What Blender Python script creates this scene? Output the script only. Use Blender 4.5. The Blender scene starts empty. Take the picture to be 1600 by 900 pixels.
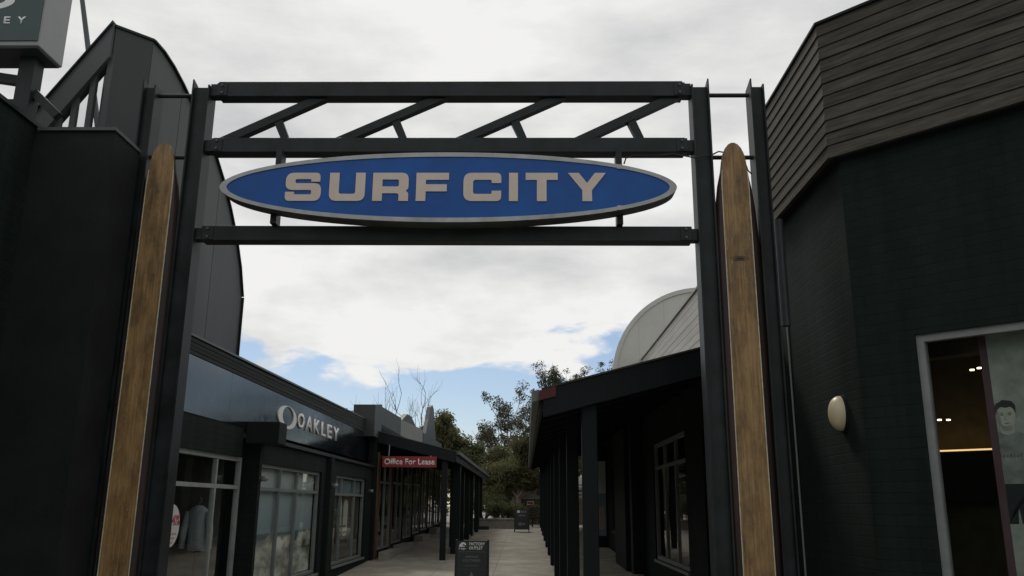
import bpy, bmesh, math, random
from mathutils import Vector, Matrix
random.seed(7)
S = bpy.context.scene
COL = S.collection
RAD = math.radians

# ------------------------------------------------------------------ camera
EYE = Vector((0, 0, 1.6))
FPX, PITCH, YAW, ROLL = 1321.0, RAD(14.43), RAD(1.1), RAD(0.45)
cF = Vector((-math.sin(YAW)*math.cos(PITCH), math.cos(YAW)*math.cos(PITCH), math.sin(PITCH)))
cR0 = Vector((math.cos(YAW), math.sin(YAW), 0)); cU0 = cR0.cross(cF)
cR = cR0*math.cos(ROLL) + cU0*math.sin(ROLL)
cU = cU0*math.cos(ROLL) - cR0*math.sin(ROLL)
cam = bpy.data.cameras.new('camera'); camo = bpy.data.objects.new('camera', cam); COL.objects.link(camo)
cam.sensor_width = 36; cam.lens = FPX/1600*36; cam.clip_start = 0.05; cam.clip_end = 2000
M = Matrix((cR, cU, -cF)).transposed().to_4x4(); M.translation = EYE
camo.matrix_world = M
S.camera = camo

# ------------------------------------------------------------------ world, sun, exposure
SUN_EL, SUN_AZ = RAD(48), RAD(-18)          # azimuth measured from +Y towards +X
w = bpy.data.worlds.new('World'); S.world = w; w.use_nodes = True
wt = w.node_tree; wt.nodes.clear()
def wn(t, **k):
    n = wt.nodes.new(t)
    for a, v in k.items(): setattr(n, a, v)
    return n
def wl(a, b): wt.links.new(a, b)
def wmath(op, a, b=None, c=None, clamp=False):
    n = wn('ShaderNodeMath', operation=op); n.use_clamp = clamp
    for i, v in enumerate((a, b, c)):
        if v is None: continue
        if isinstance(v, (int, float)): n.inputs[i].default_value = v
        else: wl(v, n.inputs[i])
    return n.outputs[0]
sky = wn('ShaderNodeTexSky', sky_type='NISHITA'); sky.sun_disc = False
sky.sun_elevation = SUN_EL; sky.sun_rotation = SUN_AZ
sky.air_density = 1.0; sky.dust_density = 0.6; sky.ozone_density = 1.6
tc = wn('ShaderNodeTexCoord')
sep = wn('ShaderNodeSeparateXYZ'); wl(tc.outputs['Generated'], sep.inputs[0])
zz = wmath('MAXIMUM', sep.outputs[2], 0.0)
den = wmath('ADD', zz, 0.34)
cx = wmath('DIVIDE', sep.outputs[0], den); cy = wmath('DIVIDE', sep.outputs[1], den)
cmb = wn('ShaderNodeCombineXYZ'); wl(cx, cmb.inputs[0]); wl(cy, cmb.inputs[1]); wl(wmath('MULTIPLY', zz, 3.0), cmb.inputs[2])
def wnoise(scale, detail, rough, off, dist=0.0):
    mp = wn('ShaderNodeMapping'); wl(cmb.outputs[0], mp.inputs[0]); mp.inputs['Location'].default_value = off
    n = wn('ShaderNodeTexNoise'); n.inputs['Scale'].default_value = scale; n.inputs['Detail'].default_value = detail
    n.inputs['Roughness'].default_value = rough; n.inputs['Distortion'].default_value = dist
    wl(mp.outputs[0], n.inputs['Vector']); return n.outputs[0]
def wrange(v, a, b, c, d, smooth=True):
    n = wn('ShaderNodeMapRange'); n.interpolation_type = 'SMOOTHSTEP' if smooth else 'LINEAR'
    wl(v, n.inputs[0])
    for i, q in zip((1, 2, 3, 4), (a, b, c, d)): n.inputs[i].default_value = q
    return n.outputs[0]
n1 = wnoise(3.4, 9, 0.52, (3.32, 7.7, 0.4), 0.2)
n2 = wnoise(1.9, 8, 0.55, (11.3, 2.1, 5.0))
n3 = wnoise(5.5, 7, 0.58, (1.3, 9.1, 2.0))
# broken towards the horizon, closed overhead
bias = wrange(zz, 0.088, 0.24, -0.62, 0.75, False)
cov = wrange(wmath('ADD', wmath('MULTIPLY', wmath('SUBTRACT', n1, 0.5), 2.6), bias), -0.10, 0.16, 0.0, 1.0)
shade = wmath('ADD', wmath('MULTIPLY', n2, 0.7), wmath('MULTIPLY', n3, 0.3))
ramp = wn('ShaderNodeValToRGB'); wl(shade, ramp.inputs[0])
ramp.color_ramp.elements[0].position = 0.36; ramp.color_ramp.elements[0].color = (5.6, 5.65, 5.75, 1)
ramp.color_ramp.elements[1].position = 0.60; ramp.color_ramp.elements[1].color = (8.9, 8.85, 8.7, 1)
mix = wn('ShaderNodeMix', data_type='RGBA'); wl(cov, mix.inputs[0])
SKYC = wn('ShaderNodeMix', data_type='RGBA', blend_type='MULTIPLY'); SKYC.inputs[0].default_value = 1
wl(sky.outputs[0], SKYC.inputs[6]); SKYC.inputs[7].default_value = (.80, .82, .88, 1)
wl(SKYC.outputs[2], mix.inputs[6]); wl(ramp.outputs[0], mix.inputs[7])
bg = wn('ShaderNodeBackground'); bg.inputs[1].default_value = 0.1; wl(mix.outputs[2], bg.inputs[0])
wo = wn('ShaderNodeOutputWorld'); wl(bg.outputs[0], wo.inputs[0])

sl = bpy.data.lights.new('sun', 'SUN'); sl.energy = 1.3; sl.angle = RAD(14); sl.color = (1.0, 0.96, 0.9)
so = bpy.data.objects.new('sun', sl); COL.objects.link(so)
sd = Vector((math.sin(SUN_AZ)*math.cos(SUN_EL), math.cos(SUN_AZ)*math.cos(SUN_EL), math.sin(SUN_EL)))
so.rotation_euler = (-sd).to_track_quat('-Z', 'Y').to_euler(); so.location = (0, 0, 30)
S.view_settings.view_transform = 'Standard'; S.view_settings.look = 'None'
S.view_settings.exposure = 0.0; S.view_settings.gamma = 1.0; S.view_settings.use_curve_mapping = False

# ------------------------------------------------------------------ pixel helpers (directions only; distance from a plane)
def ray(x, y): return cR*(x-800) + cU*(450-y) + cF*FPX
def PX(x, y, X): d = ray(x, y); return EYE + d*(X/d.x)
def PY(x, y, Y): d = ray(x, y); return EYE + d*(Y/d.y)
def PPl(x, y, o, n): d = ray(x, y); return EYE + d*((Vector(o)-EYE).dot(n)/d.dot(n))
def gz(y): return 0.0 if y < 14 else min(.65, .025*(y-14))

# ------------------------------------------------------------------ materials
MAT = {}
def mat(name, col, rough=.6, metal=0.0, var=.25, vscale=6.0, bump=0.0, bscale=60.0, stretch=(1, 1, 1), spec=.5, objvar=0.0, col2=None):
    m = bpy.data.materials.new(name); m.use_nodes = True; t = m.node_tree; b = t.nodes['Principled BSDF']
    L = t.links.new
    tcn = t.nodes.new('ShaderNodeTexCoord'); mp = t.nodes.new('ShaderNodeMapping'); mp.inputs['Scale'].default_value = stretch
    L(tcn.outputs['Object'], mp.inputs[0])
    n = t.nodes.new('ShaderNodeTexNoise'); n.inputs['Scale'].default_value = vscale; n.inputs['Detail'].default_value = 8; n.inputs['Roughness'].default_value = .62
    L(mp.outputs[0], n.inputs['Vector'])
    r = t.nodes.new('ShaderNodeValToRGB'); L(n.outputs[0], r.inputs[0])
    c2 = col2 or tuple(min(1, c*(1+var)) for c in col)
    c1 = tuple(c*(1-var) for c in col)
    r.color_ramp.elements[0].position = .32; r.color_ramp.elements[0].color = (*c1, 1)
    r.color_ramp.elements[1].position = .7; r.color_ramp.elements[1].color = (*c2, 1)
    out = r.outputs[0]
    if objvar:
        oi = t.nodes.new('ShaderNodeObjectInfo'); hs = t.nodes.new('ShaderNodeHueSaturation')
        mr = t.nodes.new('ShaderNodeMapRange'); mr.inputs[3].default_value = 1-objvar; mr.inputs[4].default_value = 1+objvar
        L(oi.outputs['Random'], mr.inputs[0]); L(mr.outputs[0], hs.inputs['Value']); L(out, hs.inputs['Color']); out = hs.outputs[0]
    L(out, b.inputs['Base Color'])
    b.inputs['Metallic'].default_value = metal; b.inputs['Specular IOR Level'].default_value = spec
    mr2 = t.nodes.new('ShaderNodeMapRange'); mr2.inputs[3].default_value = max(0, rough-.12); mr2.inputs[4].default_value = min(1, rough+.12)
    L(n.outputs[0], mr2.inputs[0]); L(mr2.outputs[0], b.inputs['Roughness'])
    if bump:
        n2 = t.nodes.new('ShaderNodeTexNoise'); n2.inputs['Scale'].default_value = bscale; n2.inputs['Detail'].default_value = 6
        L(mp.outputs[0], n2.inputs['Vector'])
        bp = t.nodes.new('ShaderNodeBump'); bp.inputs['Strength'].default_value = bump; bp.inputs['Distance'].default_value = .01
        L(n2.outputs[0], bp.inputs['Height']); L(bp.outputs[0], b.inputs['Normal'])
    MAT[name] = m
    return m
def brickmat(name, col, mortar, rough=.75, bump=.6, mixv=.35, spec=.3):
    m = mat(name, col, rough, var=.2, vscale=2.5, spec=spec); t = m.node_tree; b = t.nodes['Principled BSDF']; L = t.links.new
    g = t.nodes.new('ShaderNodeNewGeometry'); sp = t.nodes.new('ShaderNodeSeparateXYZ'); L(g.outputs['Position'], sp.inputs[0])
    sb = t.nodes.new('ShaderNodeMath'); sb.operation = 'SUBTRACT'; L(sp.outputs[0], sb.inputs[0]); L(sp.outputs[1], sb.inputs[1])
    cb = t.nodes.new('ShaderNodeCombineXYZ'); L(sb.outputs[0], cb.inputs[0]); L(sp.outputs[2], cb.inputs[1])
    br = t.nodes.new('ShaderNodeTexBrick'); L(cb.outputs[0], br.inputs['Vector'])
    br.inputs['Scale'].default_value = 1.0; br.inputs['Brick Width'].default_value = .24; br.inputs['Row Height'].default_value = .086
    br.inputs['Mortar Size'].default_value = .006; br.inputs['Mortar Smooth'].default_value = .3; br.inputs['Bias'].default_value = 0
    br.inputs['Color1'].default_value = (*col, 1); br.inputs['Color2'].default_value = (*[c*(1+mixv) for c in col], 1); br.inputs['Mortar'].default_value = (*mortar, 1)
    mx = t.nodes.new('ShaderNodeMix'); mx.data_type = 'RGBA'; mx.inputs[0].default_value = .6
    src = b.inputs['Base Color'].links[0].from_socket
    L(src, mx.inputs[6]); L(br.outputs['Color'], mx.inputs[7]); L(mx.outputs[2], b.inputs['Base Color'])
    # weather streaks running down the paint
    st = t.nodes.new('ShaderNodeTexNoise'); st.inputs['Scale'].default_value = 1.0; st.inputs['Detail'].default_value = 7; st.inputs['Roughness'].default_value = .65
    sm = t.nodes.new('ShaderNodeMapping'); sm.inputs['Scale'].default_value = (4.5, 4.5, .35); L(g.outputs['Position'], sm.inputs[0]); L(sm.outputs[0], st.inputs['Vector'])
    sr = t.nodes.new('ShaderNodeMapRange'); sr.inputs[1].default_value = .3; sr.inputs[2].default_value = .7; sr.inputs[3].default_value = .75; sr.inputs[4].default_value = 1.3; L(st.outputs[0], sr.inputs[0])
    hv = t.nodes.new('ShaderNodeHueSaturation'); L(mx.outputs[2], hv.inputs['Color']); L(sr.outputs[0], hv.inputs['Value']); L(hv.outputs[0], b.inputs['Base Color'])
    nn = t.nodes.new('ShaderNodeTexNoise'); nn.inputs['Scale'].default_value = 45; nn.inputs['Detail'].default_value = 6; L(g.outputs['Position'], nn.inputs['Vector'])
    ad = t.nodes.new('ShaderNodeMath'); ad.operation = 'MULTIPLY_ADD'; L(br.outputs['Fac'], ad.inputs[0]); ad.inputs[1].default_value = -1; L(nn.outputs[0], ad.inputs[2])
    bp = t.nodes.new('ShaderNodeBump'); bp.inputs['Strength'].default_value = bump; bp.inputs['Distance'].default_value = .008
    L(ad.outputs[0], bp.inputs['Height']); L(bp.outputs[0], b.inputs['Normal'])
    return m
def emit(name, col, s):
    m = bpy.data.materials.new(name); m.use_nodes = True; b = m.node_tree.nodes['Principled BSDF']
    b.inputs['Emission Color'].default_value = (*col, 1); b.inputs['Emission Strength'].default_value = s; b.inputs['Base Color'].default_value = (*col, 1)
    MAT[name] = m
def glassmat(name, tint=(.75, .8, .78), refl=1.0):
    m = bpy.data.materials.new(name); m.use_nodes = True; t = m.node_tree; t.nodes.clear(); L = t.links.new
    o = t.nodes.new('ShaderNodeOutputMaterial'); mx = t.nodes.new('ShaderNodeMixShader')
    tr = t.nodes.new('ShaderNodeBsdfTransparent'); tr.inputs[0].default_value = (*tint, 1)
    gl = t.nodes.new('ShaderNodeBsdfGlossy'); gl.inputs['Roughness'].default_value = .015; gl.inputs['Color'].default_value = (refl, refl, refl, 1)
    fr = t.nodes.new('ShaderNodeFresnel'); fr.inputs[0].default_value = 1.52
    n = t.nodes.new('ShaderNodeTexNoise'); n.inputs['Scale'].default_value = 1.5; bp = t.nodes.new('ShaderNodeBump'); bp.inputs['Strength'].default_value = .03; bp.inputs['Distance'].default_value = .05
    tcn = t.nodes.new('ShaderNodeTexCoord'); L(tcn.outputs['Object'], n.inputs['Vector']); L(n.outputs[0], bp.inputs['Height']); L(bp.outputs[0], gl.inputs['Normal'])
    ge = t.nodes.new('ShaderNodeNewGeometry'); iv = t.nodes.new('ShaderNodeMath'); iv.operation = 'SUBTRACT'; iv.inputs[0].default_value = 1; L(ge.outputs['Backfacing'], iv.inputs[1])
    ml = t.nodes.new('ShaderNodeMath'); ml.operation = 'MULTIPLY'; L(fr.outputs[0], ml.inputs[0]); L(iv.outputs[0], ml.inputs[1])
    L(ml.outputs[0], mx.inputs[0]); L(tr.outputs[0], mx.inputs[1]); L(gl.outputs[0], mx.inputs[2]); L(mx.outputs[0], o.inputs[0])
    MAT[name] = m
brickmat('dark_brick', (.0105, .0160, .0142), (.009, .0135, .012), rough=.85, bump=.45, mixv=.35, spec=.12)
brickmat('red_brick', (.10, .045, .03), (.12, .11, .10))
mat('steel', (.0165, .021, .022), .5, var=.5, vscale=3.5, bump=.08, spec=.25)
mat('steel_grey', (.06, .07, .075), .5, var=.25, vscale=4, bump=.06)
mat('post_paint', (.010, .0135, .0155), .6, spec=.2, var=.25, bump=.1, stretch=(1, 1, .2))
mat('timber', (.075, .068, .06), .85, var=.55, vscale=5, bump=.5, bscale=40, stretch=(1, 1, 9), objvar=.28)
def timbermat():
    m = mat('timber_x', (.075, .068, .056), .9, var=.42, vscale=1.4, bump=.3, bscale=11, objvar=.17, spec=.15); t = m.node_tree; L = t.links.new
    sp = t.nodes.new('ShaderNodeSeparateXYZ'); tcn = [n for n in t.nodes if n.type == 'TEX_COORD'][0]; mp = [n for n in t.nodes if n.type == 'MAPPING'][0]
    L(tcn.outputs['Object'], sp.inputs[0]); sb = t.nodes.new('ShaderNodeMath'); sb.operation = 'SUBTRACT'; L(sp.outputs[0], sb.inputs[0]); L(sp.outputs[1], sb.inputs[1])
    oi = t.nodes.new('ShaderNodeObjectInfo'); cb = t.nodes.new('ShaderNodeCombineXYZ'); L(sb.outputs[0], cb.inputs[0]); L(sp.outputs[2], cb.inputs[1])
    ml = t.nodes.new('ShaderNodeMath'); ml.operation = 'MULTIPLY'; ml.inputs[1].default_value = 40; L(oi.outputs['Random'], ml.inputs[0]); L(ml.outputs[0], cb.inputs[2])
    L(cb.outputs[0], mp.inputs[0]); mp.inputs['Scale'].default_value = (1.6, 26, 1)
timbermat()
mat('panel', (.027, .032, .033), .55, var=.22, vscale=1.6, stretch=(1, 1, .35), bump=.05)
mat('panel_light', (.07, .078, .08), .5, var=.18, vscale=2, stretch=(1, 1, .35))
mat('render_dark', (.014, .017, .0175), .75, spec=.2, var=.3, vscale=2, bump=.2)
mat('gloss_black', (.007, .010, .012), .13, var=.2, spec=.45)
mat('alum', (.42, .43, .43), .4, metal=.7, var=.15)
mat('timber_dark', (.030, .034, .034), .8, var=.35, vscale=4, bump=.3, stretch=(1, .15, 4), objvar=.2, spec=.2)
mat('sign_case', (.27, .275, .27), .5, var=.08)
mat('alum_paint', (.30, .32, .31), .45, var=.15)
mat('alum_mid', (.22, .235, .23), .45, var=.12)
mat('alum_dull', (.17, .185, .18), .45, var=.15)
mat('concrete', (.285, .262, .215), .9, var=.3, vscale=1.4, bump=.6, bscale=120, spec=.2)
mat('apron', (.19, .18, .165), .9, var=.25, vscale=.8, bump=.4, bscale=90)
mat('kerb_concrete', (.30, .28, .24), .85, var=.2, bump=.3)
mat('sign_blue', (.011, .085, .32), .42, spec=.25, var=.16, vscale=2.2)
mat('sign_letter', (.62, .53, .45), .6, var=.06)
mat('rim_alloy', (.30, .31, .31), .42, metal=.55, var=.25, vscale=5)
mat('rim_side', (.07, .07, .066), .6, var=.3)
mat('rail_red', (.022, .011, .008), .6, var=.7, vscale=9, bump=.15, stretch=(1, 1, .15))
mat('pinstripe', (.55, .49, .36), .6, var=.25, vscale=20)
mat('white_letter', (.75, .76, .75), .5, var=.06)
mat('grey_letter', (.16, .17, .17), .6, var=.1)
mat('faint_letter', (.07, .078, .078), .6, var=.1)
mat('sign_green', (.014, .05, .042), .35, var=.15)
mat('sign_red', (.27, .022, .022), .5, var=.12)
mat('dull_red', (.12, .028, .022), .7, var=.3)
mat('board_black', (.014, .018, .018), .5, var=.2)
mat('cream', (.55, .54, .49), .7, var=.1, vscale=1.2)
mat('cream_iron', (.46, .435, .40), .75, var=.16, vscale=2.5, stretch=(1, .3, 4), objvar=.05)
mat('cream_dark', (.34, .33, .30), .7, var=.15)
mat('lamp_glass', (.62, .55, .36), .35, var=.06)
mat('lamp_clear', (.2, .21, .21), .2, var=.3, vscale=30)
mat('bark', (.16, .12, .085), .9, var=.4, vscale=9, stretch=(1, 1, .2), bump=.5)
mat('bark_pale', (.25, .215, .18), .85, var=.4, vscale=7, stretch=(1, 1, .2), bump=.4)
mat('bark_grey', (.085, .075, .065), .9, var=.3)
mat('leaf_olive', (.125, .125, .055), .7, var=.5, vscale=1.1, objvar=.05)
mat('leaf_dark', (.075, .085, .034), .7, var=.5, vscale=1.3)
mat('leaf_gum', (.07, .07, .035), .65, var=.45, vscale=1.5)
mat('leaf_far', (.045, .055, .028), .8, var=.4, vscale=.5)
for nm_ in ('leaf_olive', 'leaf_dark', 'leaf_gum', 'leaf_far'):
    t = MAT[nm_].node_tree; bs = t.nodes['Principled BSDF']; o_n = [n for n in t.nodes if n.type == 'OUTPUT_MATERIAL'][0]
    tl_ = t.nodes.new('ShaderNodeBsdfTranslucent'); mx_n = t.nodes.new('ShaderNodeMixShader'); mx_n.inputs[0].default_value = .5
    t.links.new(bs.inputs['Base Color'].links[0].from_socket, tl_.inputs[0]); t.links.new(bs.outputs[0], mx_n.inputs[1]); t.links.new(tl_.outputs[0], mx_n.inputs[2]); t.links.new(mx_n.outputs[0], o_n.inputs[0])
mat('interior', (.05, .047, .043), .9, var=.2)
mat('interior_warm', (.22, .185, .12), .9, var=.2)
mat('interior_pale', (.13, .122, .11), .9, var=.15)
mat('cloth_white', (.5, .53, .56), .9, var=.12, vscale=12)
mat('cloth_dark', (.025, .027, .032), .9, var=.2)
mat('skin_form', (.2, .19, .17), .6)
mat('fence_brown', (.10, .075, .05), .85, var=.3)
mat('fence_grey', (.22, .22, .2), .7, var=.15)
mat('sail', (.45, .45, .42), .8, var=.08)
mat('bench_wood', (.06, .05, .042), .8, var=.3)
mat('cable', (.015, .015, .015), .6)
mat('sticker', (.62, .60, .58), .5, var=.04)
mat('print_red', (.42, .05, .045), .5, var=.05)
mat('print_tan', (.42, .33, .28), .6, var=.05)
mat('flyer', (.6, .6, .58), .6)
mat('soil', (.045, .035, .025), .95)
glassmat('glass', (.93, .95, .94)); glassmat('glass_dark', (.86, .88, .87)); glassmat('glass_clear', (.94, .95, .95))
emit('warm_light', (1.0, .62, .26), 1.4); emit('down_light', (1.0, .86, .62), 5.0)

# surfboard timber: weathered ochre ply with upright streaks, pale scratches and dark stains
def woodboard(name, seed):
    m = bpy.data.materials.new(name); m.use_nodes = True; t = m.node_tree; b = t.nodes['Principled BSDF']; L = t.links.new
    tcn = t.nodes.new('ShaderNodeTexCoord')
    def nz(scale, st, det=7, r=.6):
        mp = t.nodes.new('ShaderNodeMapping'); mp.inputs['Scale'].default_value = st; mp.inputs['Location'].default_value = (seed, seed*1.7, seed*.6)
        L(tcn.outputs['Object'], mp.inputs[0]); n = t.nodes.new('ShaderNodeTexNoise'); n.inputs['Scale'].default_value = scale
        n.inputs['Detail'].default_value = det; n.inputs['Roughness'].default_value = r; L(mp.outputs[0], n.inputs['Vector']); return n.outputs[0]
    def rp(v, *st):
        r = t.nodes.new('ShaderNodeValToRGB'); L(v, r.inputs[0]); e = r.color_ramp.elements
        e[0].position, e[0].color = st[0][0], (*st[0][1], 1); e[1].position, e[1].color = st[-1][0], (*st[-1][1], 1)
        for p_, c_ in st[1:-1]: q = e.new(p_); q.color = (*c_, 1)
        return r.outputs[0]
    def mx(f, a, c, mode='MIX'):
        n = t.nodes.new('ShaderNodeMix'); n.data_type = 'RGBA'; n.blend_type = mode
        if isinstance(f, float): n.inputs[0].default_value = f
        else: L(f, n.inputs[0])
        L(a, n.inputs[6])
        if isinstance(c, tuple): n.inputs[7].default_value = (*c, 1)
        else: L(c, n.inputs[7])
        return n.outputs[2]
    base = rp(nz(21, (3, 3, .07), 9, .72), (.28, (.135, .074, .027)), (.5, (.29, .175, .066)), (.74, (.44, .29, .125)))
    stain = rp(nz(4.5, (1.6, 1.6, .55), 10, .7), (.36, (.40, .37, .34)), (.58, (1.05, 1.05, 1.03)))
    c = mx(.95, base, stain, 'MULTIPLY')
    sc = rp(nz(26, (2.2, 2.2, .22), 4, .7), (.60, (0, 0, 0)), (.68, (1, 1, 1)))
    patch = rp(nz(1.7, (1, 1, .8)), (.5, (0, 0, 0)), (.66, (1, 1, 1)))
    f = mx(1.0, sc, patch, 'MULTIPLY')
    sp = t.nodes.new('ShaderNodeSeparateColor'); L(f, sp.inputs[0])
    fm = t.nodes.new('ShaderNodeMath'); fm.operation = 'MULTIPLY'; L(sp.outputs[0], fm.inputs[0]); fm.inputs[1].default_value = .8
    c = mx(fm.outputs[0], c, (.52, .45, .31))
    dk = rp(nz(16, (1.2, 1.2, .5), 8, .7), (.60, (0, 0, 0)), (.68, (1, 1, 1))); spd = t.nodes.new('ShaderNodeSeparateColor'); L(dk, spd.inputs[0])
    fd = t.nodes.new('ShaderNodeMath'); fd.operation = 'MULTIPLY'; L(spd.outputs[0], fd.inputs[0]); fd.inputs[1].default_value = .6
    c = mx(fd.outputs[0], c, (.085, .055, .03))
    sc2 = rp(nz(30, (.35, .35, 2.4), 4, .7), (.63, (0, 0, 0)), (.70, (1, 1, 1)))
    sp2 = t.nodes.new('ShaderNodeSeparateColor'); L(sc2, sp2.inputs[0])
    fm2 = t.nodes.new('ShaderNodeMath'); fm2.operation = 'MULTIPLY'; L(sp2.outputs[0], fm2.inputs[0]); fm2.inputs[1].default_value = .4
    c = mx(fm2.outputs[0], c, (.42, .37, .28))
    L(c, b.inputs['Base Color']); b.inputs['Roughness'].default_value = .55
    bp = t.nodes.new('ShaderNodeBump'); bp.inputs['Strength'].default_value = .2; bp.inputs['Distance'].default_value = .004
    L(nz(60, (3, 3, .3)), bp.inputs['Height']); L(bp.outputs[0], b.inputs['Normal'])
    MAT[name] = m
woodboard('board_wood_a', 1.3); woodboard('board_wood_b', 5.9)

# seascape print for the shop window (flat print): pale sky, dark sea line, white foam and rocks
def seaprint():
    m = bpy.data.materials.new('sea_print'); m.use_nodes = True; t = m.node_tree; b = t.nodes['Principled BSDF']; L = t.links.new
    tcn = t.nodes.new('ShaderNodeTexCoord'); sp = t.nodes.new('ShaderNodeSeparateXYZ'); L(tcn.outputs['Generated'], sp.inputs[0])
    n = t.nodes.new('ShaderNodeTexNoise'); n.inputs['Scale'].default_value = 5.5; n.inputs['Detail'].default_value = 9; n.inputs['Roughness'].default_value = .6
    L(tcn.outputs['Generated'], n.inputs['Vector'])
    n2 = t.nodes.new('ShaderNodeTexNoise'); n2.inputs['Scale'].default_value = 2.6; n2.inputs['Detail'].default_value = 5
    mp = t.nodes.new('ShaderNodeMapping'); mp.inputs['Location'].default_value = (3, 8.3, 1); L(tcn.outputs['Generated'], mp.inputs[0]); L(mp.outputs[0], n2.inputs['Vector'])
    foam = t.nodes.new('ShaderNodeValToRGB'); L(n.outputs[0], foam.inputs[0]); e = foam.color_ramp.elements
    e[0].position, e[0].color = .36, (.10, .11, .08, 1); e[1].position, e[1].color = .62, (.78, .79, .74, 1)
    q = e.new(.47); q.color = (.38, .39, .34, 1)
    skyc = t.nodes.new('ShaderNodeValToRGB'); L(sp.outputs[2], skyc.inputs[0]); e = skyc.color_ramp.elements
    e[0].position, e[0].color = .46, (.08, .13, .16, 1); e[1].position, e[1].color = .53, (.32, .42, .46, 1)
    q = e.new(.515); q.color = (.11, .17, .2, 1); q = e.new(.95); q.color = (.48, .56, .58, 1)
    # spray rises above the sea line here and there
    ad = t.nodes.new('ShaderNodeMath'); ad.operation = 'MULTIPLY_ADD'; L(n2.outputs[0], ad.inputs[0]); ad.inputs[1].default_value = 1.1; ad.inputs[2].default_value = -.07
    su = t.nodes.new('ShaderNodeMath'); su.operation = 'SUBTRACT'; L(ad.outputs[0], su.inputs[0]); L(sp.outputs[2], su.inputs[1])
    mr = t.nodes.new('ShaderNodeMapRange'); mr.inputs[1].default_value = -.02; mr.inputs[2].default_value = .03; L(su.outputs[0], mr.inputs[0])
    mx = t.nodes.new('ShaderNodeMix'); mx.data_type = 'RGBA'; L(mr.outputs[0], mx.inputs[0]); L(skyc.outputs[0], mx.inputs[6]); L(foam.outputs[0], mx.inputs[7])
    L(mx.outputs[2], b.inputs['Base Color']); b.inputs['Roughness'].default_value = .5
    MAT['sea_print'] = m
seaprint()
mat('print_pale', (.62, .66, .68), .5, var=.06)
mat('print_brown', (.10, .085, .07), .6, var=.3)
mat('print_teal', (.2, .28, .31), .5, var=.2)
mat('print_lens', (.66, .68, .58), .5, var=.2)
mat('poster_grey', (.40, .43, .385), .6, var=.3, vscale=5)
mat('poster_pink', (.13, .07, .085), .6, var=.15)
mat('poster_skin', (.56, .58, .49), .6, var=.2, vscale=8)
mat('poster_hair', (.05, .055, .05), .7, var=.3)
mat('poster_shirt', (.27, .30, .28), .7, var=.35, vscale=10)
mat('poster_feature', (.17, .18, .15), .6)
mat('poster_short', (.022, .027, .03), .7, var=.2)

# ------------------------------------------------------------------ mesh helpers (world coordinates in, stored relative to the thing's base)
def wpos(o):
    v = Vector((0, 0, 0))
    while o is not None: v = v + o.location; o = o.parent
    return v
def mk(name, verts, faces, m, parent=None, base=None, smooth=False):
    me = bpy.data.meshes.new(name)
    off = wpos(parent) if parent is not None else (Vector(base) if base is not None else Vector((0, 0, 0)))
    me.from_pydata([tuple(Vector(v)-off) for v in verts], [], faces)
    bm = bmesh.new(); bm.from_mesh(me); bmesh.ops.recalc_face_normals(bm, faces=bm.faces); bm.to_mesh(me); bm.free()
    me.materials.append(MAT[m])
    if smooth:
        for p_ in me.polygons: p_.use_smooth = True
    o = bpy.data.objects.new(name, me); COL.objects.link(o)
    if parent is not None: o.parent = parent
    elif base is not None: o.location = off
    return o
def tag(o, label, cat, group=None):
    o['label'] = label; o['category'] = cat
    if group: o['group'] = group
    return o
def struct(o): o['kind'] = 'structure'; return o
def thing(name, loc, label, cat, group=None):
    o = bpy.data.objects.new(name, None); COL.objects.link(o); o.location = loc; o.empty_display_size = .2
    return tag(o, label, cat, group)
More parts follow.
